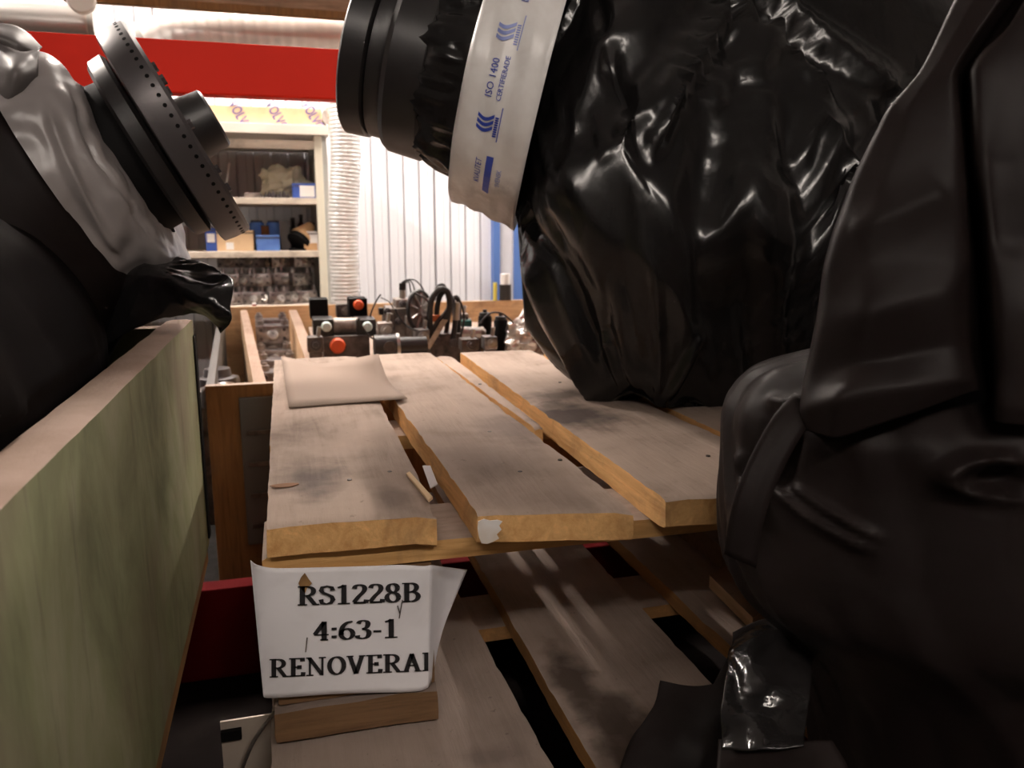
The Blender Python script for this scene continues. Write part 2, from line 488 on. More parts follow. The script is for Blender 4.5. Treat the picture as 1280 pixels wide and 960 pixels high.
# lamps
for i, (x, y, z, L, wt, al) in enumerate(LAMPS):
    lab = ['ceiling lamp over the aisle behind the viewer', 'left one of the lamps along the back wall', 'middle lamp along the back wall over the shelf',
           'right one of the lamps along the back wall', 'ceiling lamp over the aisle further left'][i]
    r = thing('ceiling_lamp', 'white fluorescent '+lab, 'lamp', (x, y, z))
    hx, hy = ((L/2, .09) if al == 'X' else (.09, L/2))
    part(r, MB().box((x-hx, y-hy, z+.012), (x+hx, y+hy, z+.07), bev=.008).build('lamp_housing', M['white']))
    for s in (-.7, .7): part(r, MB().cyl((x+(s*hx if al == 'X' else 0), y+(s*hy if al == 'Y' else 0), z+.07), (x+(s*hx if al == 'X' else 0), y+(s*hy if al == 'Y' else 0), ZC), .008, 8).build('hanger_rod', M['shelf_grey']))
    TR = .022
    em = bpy.data.materials.new('lit_tube'); em.use_nodes = True
    nb = em.node_tree.nodes['Principled BSDF']; nb.inputs['Emission Color'].default_value = (*LAMP_COL, 1)
    nb.inputs['Emission Strength'].default_value = wt/(PI*2*PI*TR*L)
    dv = Vector((1, 0, 0)) if al == 'X' else Vector((0, 1, 0)); cc = Vector((x, y, z-.02))
    part(r, MB().cyl(cc-dv*L/2, cc+dv*L/2, TR, 16).build('lamp_tube', em))
    for s_e in (-1, 1): part(r, MB().cyl(cc+dv*s_e*L/2, cc+dv*s_e*(L/2+.03), TR*1.2, 12).build('tube_holder', M['white']))

# ------------------------------------------------------------------ pallet racking (red beams)
def beam(name, lab, x0, x1, y0, y1, z0, z1, m, post=None):
    r = thing(name, lab, 'rack beam', ((x0+x1)/2, y0, z0))
    part(r, MB().box((x0, y0, z0), (x1, y1, z1), bev=.004).build('beam', m))
    for x in (x0, x1): part(r, MB().box((x-.03, y0-.006, z0-.04), (x+.03, y1+.006, z1+.04)).build('end_plate', m))
    return r
zb0 = .5*(at(245, 120, Y=2.05)[2]+at(440, 123, Y=2.05)[2]); zb1 = at(320, 55, Y=2.05)[2]
beam('rack_beam', 'bright red steel rack beam crossing the top of the picture', -1.35, 1.82, 2.05, 2.10, zb0, zb1, M['red'])
beam('rack_beam', 'red rack beam coloured as in shade, seen low through the pallet gaps', -1.35, 1.82, 1.80, 1.85, .48, .70, M['red_shaded'])
beam('rack_beam', 'lowest red rack beam under the front of the pallets', -1.35, 1.82, .93, .98, .56, .70, M['red_shaded'])
for x in (-1.38, 1.85):
    for (y, which) in ((.95, 'front'), (1.95, 'rear')):
        r = thing('rack_upright', 'dark steel %s upright of the rack, %s end' % (which, 'left' if x < 0 else 'right'), 'rack post', (x, y, 0))
        part(r, MB().box((x-.04-(0), y-.17, 0), (x+.02, y+.17, 2.6)).build('post', M['iron']))
        part(r, MB().box((x-.07, y-.18, 0), (x+.05, y+.18, .01)).build('foot_plate', M['iron']))

# ------------------------------------------------------------------ planks
def plank(name, quad, z1, th, m, seed=0, ny=64, nx=8, rough=.0022, notch=None, sag=0, twist=0):
    """quad: XY of front-left, front-right, back-right, back-left; a sawn board with worn edges"""
    fl, fr, br, bl = [np.array(q, float) for q in quad]
    ang = []
    # cross-section loop: top nx+1 points, sides, bottom
    loop = [(u, 1.) for u in np.linspace(0, 1, nx+1)] + [(1., .66), (1., .33)] + [(u, 0.) for u in np.linspace(1, 0, nx+1)] + [(0., .33), (0., .66)]
    loop = np.array(loop)
    ts = np.concatenate([[0, .004, .012], np.linspace(.03, .97, ny), [.988, .996, 1]])
    G = np.zeros((len(ts), len(loop), 3))
    for j, t in enumerate(ts):
        a = fl+(bl-fl)*t; b = fr+(br-fr)*t
        xy = a[None]+(b-a)[None]*loop[:, :1]
        G[j, :, :2] = xy
        G[j, :, 2] = z1-th+th*loop[:, 1] - sag*4*t*(1-t) + twist*(loop[:, 0]-.5)*t
        # eased corners at the very ends
        cut = {0: .0035, 1: .0012}.get(min(j, len(ts)-1-j), 0)
        if cut:
            G[j, :, 2] += np.where(loop[:, 1] > .99, -cut, np.where(loop[:, 1] < .01, cut, 0))
    P = G.copy()
    edge = np.minimum(loop[:, 0], 1-loop[:, 0]) < .001
    nz = noise(P, 38, seed, 2); nz2 = noise(P, 9, seed+9, 2)
    ct = ((np.abs(loop[:, 0]-.5) > .49) & (loop[:, 1] > .99))
    G[..., 0] += np.where(edge, nz*rough*.5+nz2*rough*.2, 0)
    G[..., 2] += nz*rough*.25 + nz2*rough*.4 - np.where(ct, np.abs(nz)*rough*1.2+.0012, 0)
    endm = np.zeros(len(ts)); endm[:3] = 1; endm[-3:] = 1
    G[..., 1] += endm[:, None]*(noise(P, 55, seed+3, 2)*rough*1.0)
    if notch is not None: notch(G)
    me = grid_mesh(name, G)
    o = link(name, me, m)
    me.set_sharp_from_angle(angle=math.radians(35)); me.polygons.foreach_set('use_smooth', [True]*len(me.polygons))
    return o

ZT = 1.18; TH = .040
A = lambda p, z=ZT: tuple(at(*p, Z=z)[:2])
pal = thing('wooden_pallet', 'dusty wooden pallet of thick boards carrying the paper label, in the middle', 'pallet', (.55, 1.45, .902))
def nick(G):
    # broken corner at the front right of the first board
    d = np.hypot(G[..., 0]-.155, G[..., 1]-.885); k = np.clip(1-d/.035, 0, 1)
    G[..., 2] -= k*.012*(1+.6*noise(G, 90, 4)); G[..., 1] += k*.008
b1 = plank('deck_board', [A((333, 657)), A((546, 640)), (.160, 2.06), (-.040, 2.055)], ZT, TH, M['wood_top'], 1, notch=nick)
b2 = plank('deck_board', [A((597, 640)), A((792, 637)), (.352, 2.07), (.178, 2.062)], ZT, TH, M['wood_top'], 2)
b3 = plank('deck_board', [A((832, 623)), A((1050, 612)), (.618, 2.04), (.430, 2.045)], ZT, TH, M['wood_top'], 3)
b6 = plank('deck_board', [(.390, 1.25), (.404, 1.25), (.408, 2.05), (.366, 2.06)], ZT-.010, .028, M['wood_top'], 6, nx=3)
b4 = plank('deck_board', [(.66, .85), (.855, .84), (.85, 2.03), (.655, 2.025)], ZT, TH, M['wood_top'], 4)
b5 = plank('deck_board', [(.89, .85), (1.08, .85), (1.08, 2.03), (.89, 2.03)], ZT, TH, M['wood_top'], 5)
for b in (b1, b2, b3, b4, b5, b6): part(pal, b)
# cross boards under the deck, blocks, runners
Y0 = .885
ybs = [(Y0, Y0+.125), (1.38, 1.50), (1.925, 2.05)]
zc1 = ZT-TH; zc0 = zc1-.026
for i, (a, b) in enumerate(ybs):
    o = plank('cross_board', [(-.043, a), (-.043, b), (1.085, b-.012), (1.085, a-.012)], zc1-.0005, .026, M['wood_stringer'], 20+i, ny=16, nx=4, rough=.0012)
    part(pal, o)
zl = .904
def block(x0, x1, y0, y1, z0, z1, seed):
    o = MB().box((x0, y0, z0), (x1, y1, z1), bev=.003)
    bmesh.ops.subdivide_edges(o.b, edges=o.b.edges[:], cuts=2, use_grid_fill=True)
    for v in o.b.verts: 
        n = noise(np.array(v.co)[None], 25, seed, 2)[0]; v.co.x += n*.0018; v.co.y += n*.0018
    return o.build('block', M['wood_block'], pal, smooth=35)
blx = [(-.036, .150), (.72, .86), (.94, 1.08)]
zr1 = zl+.046
for i, (a, b) in enumerate(blx):
    for j, (c, d) in enumerate(ybs):
        block(a, b, c+.004, min(d+.02, 2.05), zr1, zc0, i*3+j)
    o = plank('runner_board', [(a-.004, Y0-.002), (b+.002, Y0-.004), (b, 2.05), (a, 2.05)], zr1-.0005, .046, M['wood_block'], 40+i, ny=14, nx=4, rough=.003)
    part(pal, o)
# paint smear, knot, chips, splinter, nail marks on the boards
def patch(name, P, m, root, h=.0006):
    """a thin irregular flake lying on a surface, P ordered outline (3D)"""
    return part(root, MB().prism([tuple(p) for p in P], (0, 0, h)).build(name, m))
spl = MB().prism([tuple(at(508, 594, Z=ZT+.003)), tuple(at(512, 592, Z=ZT+.003)), tuple(at(541, 624, Z=ZT+.003)), tuple(at(536, 628, Z=ZT+.003))], (0, 0, .003)).build('splinter', mat('fresh_splinter', (.78, .55, .32), .7), pal)
c = at(356, 607, Z=ZT+.0003)
kn = [tuple(c+np.array([.017*math.cos(t)*(1+.15*math.sin(3*t)), .008*math.sin(t), 0])) for t in np.linspace(0, 2*PI, 14)[:-1]]
o = MB().prism(kn, (0, 0, .0008)).build('knot', cartonm('wood_knot', (.27, .14, .075), (.14, .07, .04)), pal)
for p in [(487, 590), (437, 600), (470, 470), (650, 590), (700, 575), (612, 540), (885, 570), (600, 480), (700, 478)]:
    q = at(*p, Z=ZT); MB().lathe([(-.001, .0035), (.0012, .003)], q, (0, 0, 1), 10).build('nail_head', M['iron'], pal)
# white chalky paint on the end of board two
yb2 = min(v.co.y for v in b2.data.vertices)-.0012
ol = [(598, 652), (605, 649), (613, 651), (622, 650), (628, 652), (624, 657), (627, 662), (621, 668), (624, 673), (617, 677), (609, 680), (602, 679), (599, 672), (597, 660)]
MB().prism([tuple(at(x, y, Y=yb2)) for x, y in ol], (0, .0012, 0)).build('paint_smear', cartonm('chalky_paint', (.80, .76, .73), (.55, .40, .25)), pal)
# scrap of white tape down between the first two boards
P = [at(528, 583, Z=1.150), at(538, 583, Z=1.150), at(547, 606, Z=1.143), at(538, 611, Z=1.143)]
o = MB().prism([tuple(p) for p in P], (0, 0, .0015)).build('tape_scrap', mat('dull_white_scrap', (.55, .52, .54), .5))
tag(o, 'dull white tape scrap caught in the gap between the two left boards', 'scrap')
# old cardboard slip lying on the far left of the deck
G = np.zeros((9, 13, 3))
c00, c10, c11, c01 = at(361, 511, Z=ZT), at(509, 502, Z=ZT), at(474, 470, Z=ZT), at(352, 447, Z=ZT)
for j in range(9):
    for i in range(13):
        u, v = i/12, j/8
        p = (1-u)*(1-v)*c00+u*(1-v)*c10+u*v*c11+(1-u)*v*c01
        lift = .0025+.004*u*(1-v)+.07*max(0, v-.55)**1.5*max(0, u-.45)*4
        G[j, i] = p+np.array([0, 0, lift])
me = grid_mesh('cardboard_slip', G, closed_u=False, caps=False)
o = link('cardboard_slip', me, M['cardboard_grey'], smooth=True); sd = o.modifiers.new('s', 'SOLIDIFY'); sd.thickness = .002; sd.offset = 0
tag(o, 'dusty worn cardboard slip curling up on the far left of the pallet deck', 'cardboard')

# ------------------------------------------------------------------ the lower pallet
low = thing('lower_pallet', 'grey lower pallet of wide planks under the labelled pallet', 'pallet', (.5, 1.2, .75))
ZL = .90
B = lambda p: tuple(at(*p, Z=ZL)[:2])
def at_y(px1, px2, y):
    a, b = B(px1), B(px2); t = (y-a[1])/(b[1]-a[1]); return (a[0]+(b[0]-a[0])*t, y)
yf, yr = .60, 1.86
l1 = [(-.045, yf), at_y((690, 955), (575, 745), yf), at_y((690, 955), (575, 745), yr), (-.05, yr)]
l2 = [at_y((745, 960), (608, 720), yf), (.52, yf), (.528, yr), at_y((745, 960), (608, 720), yr)]
l3 = [(.60, yf), (.735, yf), (.735, yr), (.60, yr)]
l4 = [(.80, yf), (1.05, yf), (1.05, yr), (.80, yr)]
for i, l in enumerate((l1, l2, l3, l4)):
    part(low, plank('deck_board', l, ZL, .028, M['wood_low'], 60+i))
for i, (a, b) in enumerate([(.62, .74), (1.15, 1.27), (1.72, 1.84)]):
    part(low, plank('cross_board', [(-.05, a), (-.05, b), (1.05, b), (1.05, a)], ZL-.0285, .024, M['wood_low'], 70+i, ny=10, nx=3))
for x0 in (-.04, .45, .93):
    for y0 in (.625, 1.155, 1.725):
        part(low, MB().box((x0, y0, .752-.03), (x0+.11, y0+.11, ZL-.053), bev=.003).build('block', M['wood_low']))
    part(low, MB().box((x0-.005, .60, .701), (x0+.115, 1.86, .722), bev=.002).build('runner_board', M['wood_low']))
# a pine offcut lying on the lower deck by the black bag
tri = [at(886, 735, Z=ZL), at(940, 790, Z=ZL), at(962, 775, Z=ZL), at(925, 715, Z=ZL)]
o = MB().prism([tuple(p+np.array([0, 0, .0015])) for p in tri], (0, 0, .022)).build('wood_offcut', M['pine'])
tag(o, 'small pale wood offcut on the lower pallet beside the black bundle', 'wood offcut')

# covered load added on the level below to turn the gaps black
bl = thing('added_dark_load', 'dark load added low under the rack to blacken the pallet gaps', 'added bundle', (.4, 1.35, 0))
rr0 = []
th = np.linspace(0, 2*PI, 64, endpoint=False); c_, s_ = np.cos(th), np.sin(th)
for z, a, b in [(.115, .86, .30), (.3, .87, .31), (.42, .84, .30), (.47, .7, .24), (.485, .3, .1)]:
    k = (np.abs(c_)**4+np.abs(s_)**4)**(-1/4); rr0.append(np.stack([.4+np.where(c_ < 0, a*1.45, a)*c_*k, 1.38+np.where(s_ > 0, b*2.35, b)*s_*k, z+0*c_], -1))
G = np.array(catmull(np.array(rr0), 8)); G = G+normals(G)*(noise(G, (6, 6, 4), 5, 2)*.012)[..., None]; G[..., 2] = np.maximum(G[..., 2], .113)
part(bl, link('cover', grid_mesh('cover', G), M['film_shaded'], smooth=True))
for x in (-.4, .35, 1.0): part(bl, MB().box((x, 1.1, 0), (x+.1, 2.05, .09)).build('skid', M['wood_low']))
part(bl, MB().box((-.45, 1.1, .09), (1.25, 2.05, .112)).build('deck', M['wood_low']))

# ------------------------------------------------------------------ paper label
YLb = Y0-.004
lab = thing('paper_label', 'white paper label with black serif lettering, stapled to the pallet block', 'label', tuple(at(430, 865, Y=YLb)))
top_px = [(313, 700), (322, 706), (345, 710), (400, 709), (460, 707), (505, 706), (528, 707), (537, 706)]
bot_px = [(329, 869), (332, 872), (350, 872), (400, 868), (460, 866), (505, 865), (526, 863), (535, 859)]
offs_t = [.020, .010, .001, 0, 0, 0, 0, .002]
offs_b = [.004, .002, 0, 0, 0, 0, 0, .001]
cols = []
for tp, bp, o1, o2 in zip(top_px, bot_px, offs_t, offs_b):
    a = at(*tp, Y=YLb-o1-.002); b = at(*bp, Y=YLb-o2-.002); cols.append((a, b))
# flap behind the fold
a = at(560, 709, Y=YLb+.03); b = at(541, 845, Y=YLb+.012); cols.append((a, b))
a = at(584, 712, Y=YLb+.05); b = at(547, 800, Y=YLb+.02); cols.append((a, b))
ca = np.array(catmull(np.array([c[0] for c in cols[:8]]), 5)+catmull(np.array([c[0] for c in cols[7:]]), 4)[1:])
cb = np.array(catmull(np.array([c[1] for c in cols[:8]]), 5)+catmull(np.array([c[1] for c in cols[7:]]), 4)[1:])
nv = 25
G = np.stack([cb+(ca-cb)*v for v in np.linspace(0, 1, nv)])
bul = noise(G, (12, 12, 9), 3, 2)
G[:, :36, 1] -= (np.abs(bul[:, :36])*.0022)
pm = grid_mesh('paper_sheet', G, closed_u=False, caps=False)
o = link('paper_sheet', pm, M['paper'], smooth=True); part(lab, o)
sd = o.modifiers.new('s', 'SOLIDIFY'); sd.thickness = .0003; sd.offset = 1
# torn hole shows the block behind
hole = [(376, 722), (381, 716), (386, 724), (390, 729), (384, 735), (381, 742), (376, 735), (373, 729)]
MB().prism([tuple(at(x, y, Y=YLb-.0052)) for x, y in hole], (0, -.0004, 0)).build('torn_hole', cartonm('torn_wood', (.36, .2, .08), (.08, .04, .02)), lab)
for (x0, y0, x1, y1) in [(497, 757, 500, 768), (503, 750, 499, 773), (384, 797, 382, 815)]:
    p, q = at(x0, y0, Y=YLb-.005), at(x1, y1, Y=YLb-.005); MB().cyl(p, q, .0006, 6).build('staple', M['iron'], lab)

# lettering: broad-nib serif glyphs as stroke lists in a unit box (y up)
def arc(cx, cy, rx, ry, a0, a1, n=12):
    return [(cx+rx*math.cos(math.radians(a0+(a1-a0)*i/n)), cy+ry*math.sin(math.radians(a0+(a1-a0)*i/n))) for i in range(n+1)]
def ser(x0, x1, y): return [(x0, y), (x1, y)]
V = lambda x, a=0., b=1.: [(x, a), (x, b)]
GL = {
 'R': (.78, [V(.2), ser(.03, .37, .03), ser(.03, .3, .97), [(.2, .96)]+arc(.36, .73, .24, .23, 90, -90)+[(.2, .5)], [(.38, .5), (.64, .03)], ser(.58, .80, .03)]),
 'S': (.60, [[(.50, .72), (.47, .88), (.30, .965), (.12, .90), (.09, .74), (.16, .61), (.32, .52), (.47, .40), (.51, .25), (.44, .09), (.28, .03), (.12, .08), (.08, .28)]]),
 '1': (.58, [V(.3), ser(.08, .52, .03), [(.3, .97), (.2, .90), (.08, .86)]]),
 '2': (.58, [[(.09, .78), (.14, .92), (.28, .97), (.42, .90), (.46, .75), (.40, .58), (.24, .36), (.08, .08)], ser(.06, .5, .06), [(.06, .03), (.5, .03)], [(.50, .03), (.52, .2)]]),
 '8': (.60, [arc(.3, .75, .17, .215, 0, 360, 18), arc(.3, .27, .21, .24, 0, 360, 18)]),
 'B': (.70, [V(.2), ser(.03, .35, .03), ser(.03, .35, .97), arc(.34, .75, .21, .22, 90, -90), arc(.36, .28, .25, .25, 90, -90), [(.2, .52), (.36, .52)]]),
 '4': (.60, [V(.40), ser(.26, .54, .03), [(.40, .97), (.07, .32)], ser(.04, .56, .30)]),
 ':': (.30, [[(.15, .10), (.15, .24)], [(.15, .52), (.15, .66)]]),
 '6': (.60, [[(.50, .95), (.32, .90), (.17, .72), (.10, .45), (.11, .25)], arc(.3, .30, .21, .27, 0, 360, 18)]),
 '3': (.58, [[(.10, .82), (.16, .93), (.28, .97), (.41, .91), (.44, .76), (.38, .60), (.24, .53)], [(.24, .53), (.42, .46), (.48, .30), (.42, .10), (.26, .03), (.10, .08), (.07, .2)]]),
 '-': (.38, [[(.05, .36), (.33, .36)], [(.05, .40), (.33, .40)]]),
 'E': (.68, [V(.2), ser(.03, .58, .03), ser(.03, .56, .97), ser(.2, .44, .5), [(.58, .0), (.6, .22)], [(.56, 1.), (.57, .8)], [(.44, .4), (.44, .6)]]),
 'N': (.86, [[(.18, 0), (.18, 1)], [(.16, .97), (.66, .05)], [(.68, 0), (.68, 1)], ser(.04, .32, .03), ser(.54, .82, .97), ser(.03, .2, .97)]),
 'O': (.78, [arc(.39, .5, .29, .465, 0, 360, 24)]),
 'V': (.76, [[(.14, .97), (.38, .02)], [(.62, .97), (.39, .03)], ser(.0, .28, .97), ser(.5, .76, .97)]),
 'A': (.78, [[(.16, .03), (.40, .97)], [(.38, .97), (.64, .03)], ser(.02, .28, .03), ser(.5, .78, .03), ser(.24, .54, .34)]),
 'D': (.80, [V(.2), ser(.03, .36, .03), ser(.03, .36, .97), [(.34, .97)]+arc(.36, .5, .31, .47, 90, -90, 16)]),
}
def glyph_quads(ch, thick=.185, thin=.07):
    w_, st = GL[ch]; out = []
    for s_ in st:
        P = np.array(s_, float)
        if len(P) > 3 and len(P) < 13: P = np.array(catmull(P, 4))
        n = len(P); L = []; R = []
        for i in range(n):
            t = P[min(i+1, n-1)]-P[max(i-1, 0)]
            if np.allclose(P[0], P[-1]): t = P[(i+1) % (n-1)]-P[(i-2) % (n-1) if i else n-2]
            t = t/(np.linalg.norm(t)+1e-9)
            wd = thin+(thick-thin)*abs(t[1])**1.3
            if ch == 'N' and s_ is not st[1]: wd = thin+.02 if abs(t[1]) > .5 else thin
            nn = np.array([-t[1], t[0]])*wd/2
            L.append(P[i]+nn); R.append(P[i]-nn)
        out.append((L, R))
    return w_, out
def text_line(name, txt, x0, x1, yb0, yb1, hpx, shear=0., clip=None):
    """one printed line; baseline from (x0,yb0) to (x1,yb1) on the label, hpx letter height"""
    tot = sum(GL[c][0] for c in txt); b = MB(); x = 0
    for ch in txt:
        w_, qs = glyph_quads(ch)
        for L, R in qs:
            vs = []
            for p, q in zip(L, R):
                row = []
                for (gx, gy) in (p, q):
                    u = (x+gx)/tot; px = x0+(x1-x0)*u; py = yb0+(yb1-yb0)*u-gy*hpx
                    if clip: px = min(px, clip)
                    row.append(b.b.verts.new(tuple(at(px, py, Y=YLb-.0056))))
                vs.append(row)
            for (a, c_), (d, e) in zip(vs, vs[1:]):
                b.b.faces.new((a, c_, e, d))
        x += w_
    return b.build(name, M['ink_black'], lab)
text_line('printed_line', 'RS1228B', 371, 526, 757, 752, 24)
text_line('printed_line', '4:63-1', 391, 499, 801, 797, 23.5)
text_line('printed_line', 'RENOVERAD', 336, 552, 847, 838, 23, clip=535.5)

# ------------------------------------------------------------------ green crate at the left
gx = -.17
cr_ = thing('green_crate', 'worn green painted wooden crate with dusty top edge on the left', 'crate', (-.6, 1.0, .70))
zt = 1.338; yN, yE = .16, 1.56
gb = plank('side_board', [(gx-.042, yN), (gx, yN), (gx, yE), (gx-.042, yE)], zt, zt-.905, M['green'], 80, ny=40, nx=4, rough=.0015)
part(cr_, gb)
part(cr_, plank('end_board', [(-1.2, yE-.03), (gx-.043, yE-.03), (gx-.043, yE), (-1.2, yE)], zt-.01, .42, M['green'], 81, ny=10, nx=4))
part(cr_, plank('far_side_board', [(-1.24, yN), (-1.20, yN), (-1.20, yE), (-1.24, yE)], zt, zt-.905, M['green'], 82, ny=10, nx=4))
part(cr_, MB().box((-1.2, yN, .88), (gx-.001, yE-.03, .905)).build('bottom_board', M['wood_low']))
for x in (-1.15, -.75, -.35):
    part(cr_, MB().box((x, yN, .70), (x+.1, yE-.02, .88), bev=.004).build('skid', M['wood_low']))
ang = MB().box((gx-.03, yE-.006, .92), (gx+.004, yE+.003, zt-.03)).box((gx+.0005, yE-.02, .92), (gx+.0035, yE+.003, zt-.03))
ang.build('corner_strip', M['black_matt'], cr_)

# ------------------------------------------------------------------ big wrapped gearbox on the pallet
gb2 = thing('wrapped_gearbox', 'large gearbox in glossy black plastic on the labelled pallet, white printed tape round its neck', 'wrapped engine', (.75, 1.45, ZT))
sil = [(835, 524, 1.30), (800, 521, 1.32), (770, 509, 1.34), (727, 470, 1.38), (690, 420, 1.42), (664, 370, 1.44), (648, 315, 1.45), (641, 250, 1.45), (648, 195, 1.46), (655, 110, 1.48), (675, 20, 1.50), (690, -60, 1.5), (760, -150, 1.5), (860, -190, 1.5)]
rad = [(.035, .08, .22), (.06, .10, .30), (.10, .13, .42), (.16, .19, .52), (.21, .24, .60), (.24, .265, .70), (.26, .295, .80), (.27, .305, .88), (.25, .268, .90), (.21, .215, .90), (.17, .165, .88), (.14, .115, .85), (.10, .06, .6), (.04, .03, .3)]
rings = []
NU = 220
for (sx, sy, yy), (rl, rf, rr_) in zip(sil, rad):
    p = at(sx, sy, Y=yy)
    cx, cy, z = p[0]+rl, yy+.06, p[2]
    th = np.linspace(0, 2*PI, NU, endpoint=False)
    c_, s_ = np.cos(th), np.sin(th)
    rx = np.where(c_ < 0, rl, rr_); ry = np.where(s_ < 0, rf, .22+0*s_)
    e = 2.15
    k = (np.abs(c_)**e+np.abs(s_)**e)**(-1/e)
    rings.append(np.stack([cx+rx*c_*k, cy+ry*s_*k, z+0*c_], -1))
rings = np.array(rings)
rings[0, :, 2] = ZT+.0005
G = np.array(catmull(rings, 16))
G[..., 2] = np.maximum(G[..., 2], ZT+.0005)
N = normals(G)
cyl = np.stack([np.arctan2(G[..., 1]-1.45, G[..., 0]-.85)*3, G[..., 2]*1.5, 0*G[..., 0]], -1)
ca_, cz_ = cyl[..., 0]/3, G[..., 2]
G[..., 2] += .085*trinoise(ca_*3.3+.4, 0*ca_+.3, 21)*np.exp(-((G[..., 2]-1.56)/.16)**2)
cz_ = G[..., 2]; N = normals(G)
G = G+N*(trinoise(ca_*5+cz_*3, cz_*5, 3)*.026+trinoise(ca_*11-cz_*4, cz_*8+ca_*2, 8)*.008+noise(cyl, (1.5, 1.2, 1), 3, 2)*.008)[..., None]
G = add_folds(G, [
    ([(808, 512), (760, 430), (700, 300)], .022, .014), ([(822, 505), (824, 440), (815, 330)], .014, .010),
    ([(832, 500), (872, 425), (945, 280)], .018, .013), ([(828, 505), (860, 450), (880, 380)], .012, .008),
    ([(795, 512), (745, 420), (690, 270)], .015, -.012), ([(775, 510), (725, 430), (685, 330)], .018, .014), ([(755, 500), (700, 415), (665, 300)], .02, .012),
    ([(745, -5), (768, 90), (806, 200)], .03, -.020), ([(908, -5), (880, 60), (845, 120), (812, 192)], .032, .030),
    ([(868, 30), (838, 95), (800, 150)], .018, .014), ([(935, -5), (890, 70), (858, 130)], .022, -.016), ([(985, 10), (930, 80), (880, 140)], .03, .022),
    ([(1005, 40), (950, 110), (900, 180)], .018, -.012),
    ([(668, 140), (676, 180), (690, 225)], .012, .010), ([(694, 110), (700, 150)], .010, .008), ([(716, 75), (722, 165)], .014, .010), ([(744, 140), (757, 200)], .010, .010),
    ([(655, 250), (664, 290), (680, 330)], .016, .012), ([(640, 262), (652, 330), (675, 400)], .014, .010),
    ([(1024, 50), (1012, 160), (990, 240)], .03, .024), ([(988, 235), (962, 290), (965, 345)], .026, .026), ([(1004, 250), (994, 320)], .010, -.014),
    ([(1140, 90), (1060, 220), (1010, 320)], .05, -.03),
], sign=1)
G[..., 2] = np.maximum(G[..., 2], ZT+.0005)
BODY = G

# neck: axis pointing left and slightly up
c_flange = at(463, 66, d=1.50); c_tape = at(636, 112, d=1.50)
ax = c_flange-c_tape; Lax = np.linalg.norm(ax); ax = ax/Lax
def inside_tape(G, r0=.222):
    """the band squeezes the plastic: nothing may bulge through it"""
    q = G-c_tape; t = q@ax; rv = q-t[..., None]*ax; r = np.linalg.norm(rv, axis=-1)
    lim = np.where(t > -.08, r0-.022*(t+.075)/.13-.0, np.where(t > -.2, r0+.015+(-.08-t)*3, 9))
    k = np.minimum(1, lim/np.maximum(r, 1e-6))
    return c_tape+t[..., None]*ax+rv*k[..., None]
BODY = inside_tape(BODY); BODY[..., 2] = np.maximum(BODY[..., 2], ZT+.0005)
me = grid_mesh('plastic_wrap', BODY); o = link('plastic_wrap', me, M['film'], smooth=True); part(gb2, o)
def neck_grid(stat, nu=150, seed=0, amp=.0, fr=9, squash=None):
    """stat: (t along axis from tape centre, radius)"""
    u = np.cross(ax, [0, 0, 1]); u /= np.linalg.norm(u); v = np.cross(u, ax)
    th = np.linspace(0, 2*PI, nu, endpoint=False)
    R = np.array([[t, r] for t, r in stat])
    G = np.array([c_tape+ax*t+r*(np.cos(th)[:, None]*u+np.sin(th)[:, None]*v) for t, r in R])
    return G, u, v, th
st = [(-.055, .20), (-.04, .225), (-.02, .225), (.03, .205), (.07, .185), (.10, .178), (.13, .165), (.15, .15)]
st = np.array(catmull(np.array(st), 8))
G, u_, v_, th = neck_grid(st)
nn = normals(G)
if ((nn*(G-c_tape)).sum(-1)).mean() < 0: nn = -nn
T = np.stack([np.cos(th)[None]*2+0*G[..., 0], np.sin(th)[None]*2+0*G[..., 0], st[:, :1]*8+0*G[..., 0]], -1)
G = G+nn*(noise(T, (2.2, 2.2, 1.2), 5, 3)*.012+np.abs(noise(T, (4, 4, .8), 15, 2))*.010)[..., None]
tt = (G-c_tape)@ax
G = np.where((tt < .062)[..., None], inside_tape(G, .232), G)
me = grid_mesh('neck_wrap', G); me.flip_normals(); o = link('neck_wrap', me, M['film'], smooth=True); part(gb2, o)
rs = Lax
MB().lathe([(.125, .10), (.125, .160), (.135, .168), (.195, .165), (.205, .158), (.205, .12)], c_tape, ax, 72).build('bell_ring', M['black'], gb2, smooth=30)
MB().lathe([(.19, .11), (.20, .138), (.215, .146), (.235, .146), (.24, .13), (rs, .12)], c_tape, ax, 72).build('middle_ring', M['black'], gb2, smooth=30)
fl = MB().lathe([(rs-.030, .10), (rs-.030, .142), (rs-.026, .150), (rs+.012, .152), (rs+.016, .147), (rs+.016, .05), (rs+.03, .045), (rs+.03, 0)], c_tape, ax, 72).build('flange', M['black'], gb2, smooth=30)
# packing tape band
tw0, tw1 = -.075, .055
ts_ = np.linspace(tw0, tw1, 15)
G, u_, v_, th = neck_grid([(t, 0.) for t in ts_], nu=180)
def tape_pt(t, a, off=0.):
    f = (t-tw0)/(tw1-tw0)
    r = .245-.022*f
    rad_ = np.cos(a)[..., None]*u_+np.sin(a)[..., None]*v_ if isinstance(a, np.ndarray) else math.cos(a)*u_+math.sin(a)*v_
    w_ = .0022*np.sin(np.asarray(f)*19+np.asarray(a)*3)+.0015*np.sin(np.asarray(a)*11+f*5)
    return c_tape+ax*np.asarray(t)[..., None]+rad_*(r+w_+off)[..., None]
G = np.array([tape_pt(t+0*th, th) for t in ts_])
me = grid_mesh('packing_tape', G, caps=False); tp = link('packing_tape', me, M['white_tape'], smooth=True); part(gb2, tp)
sd = tp.modifiers.new('s', 'SOLIDIFY'); sd.thickness = .001
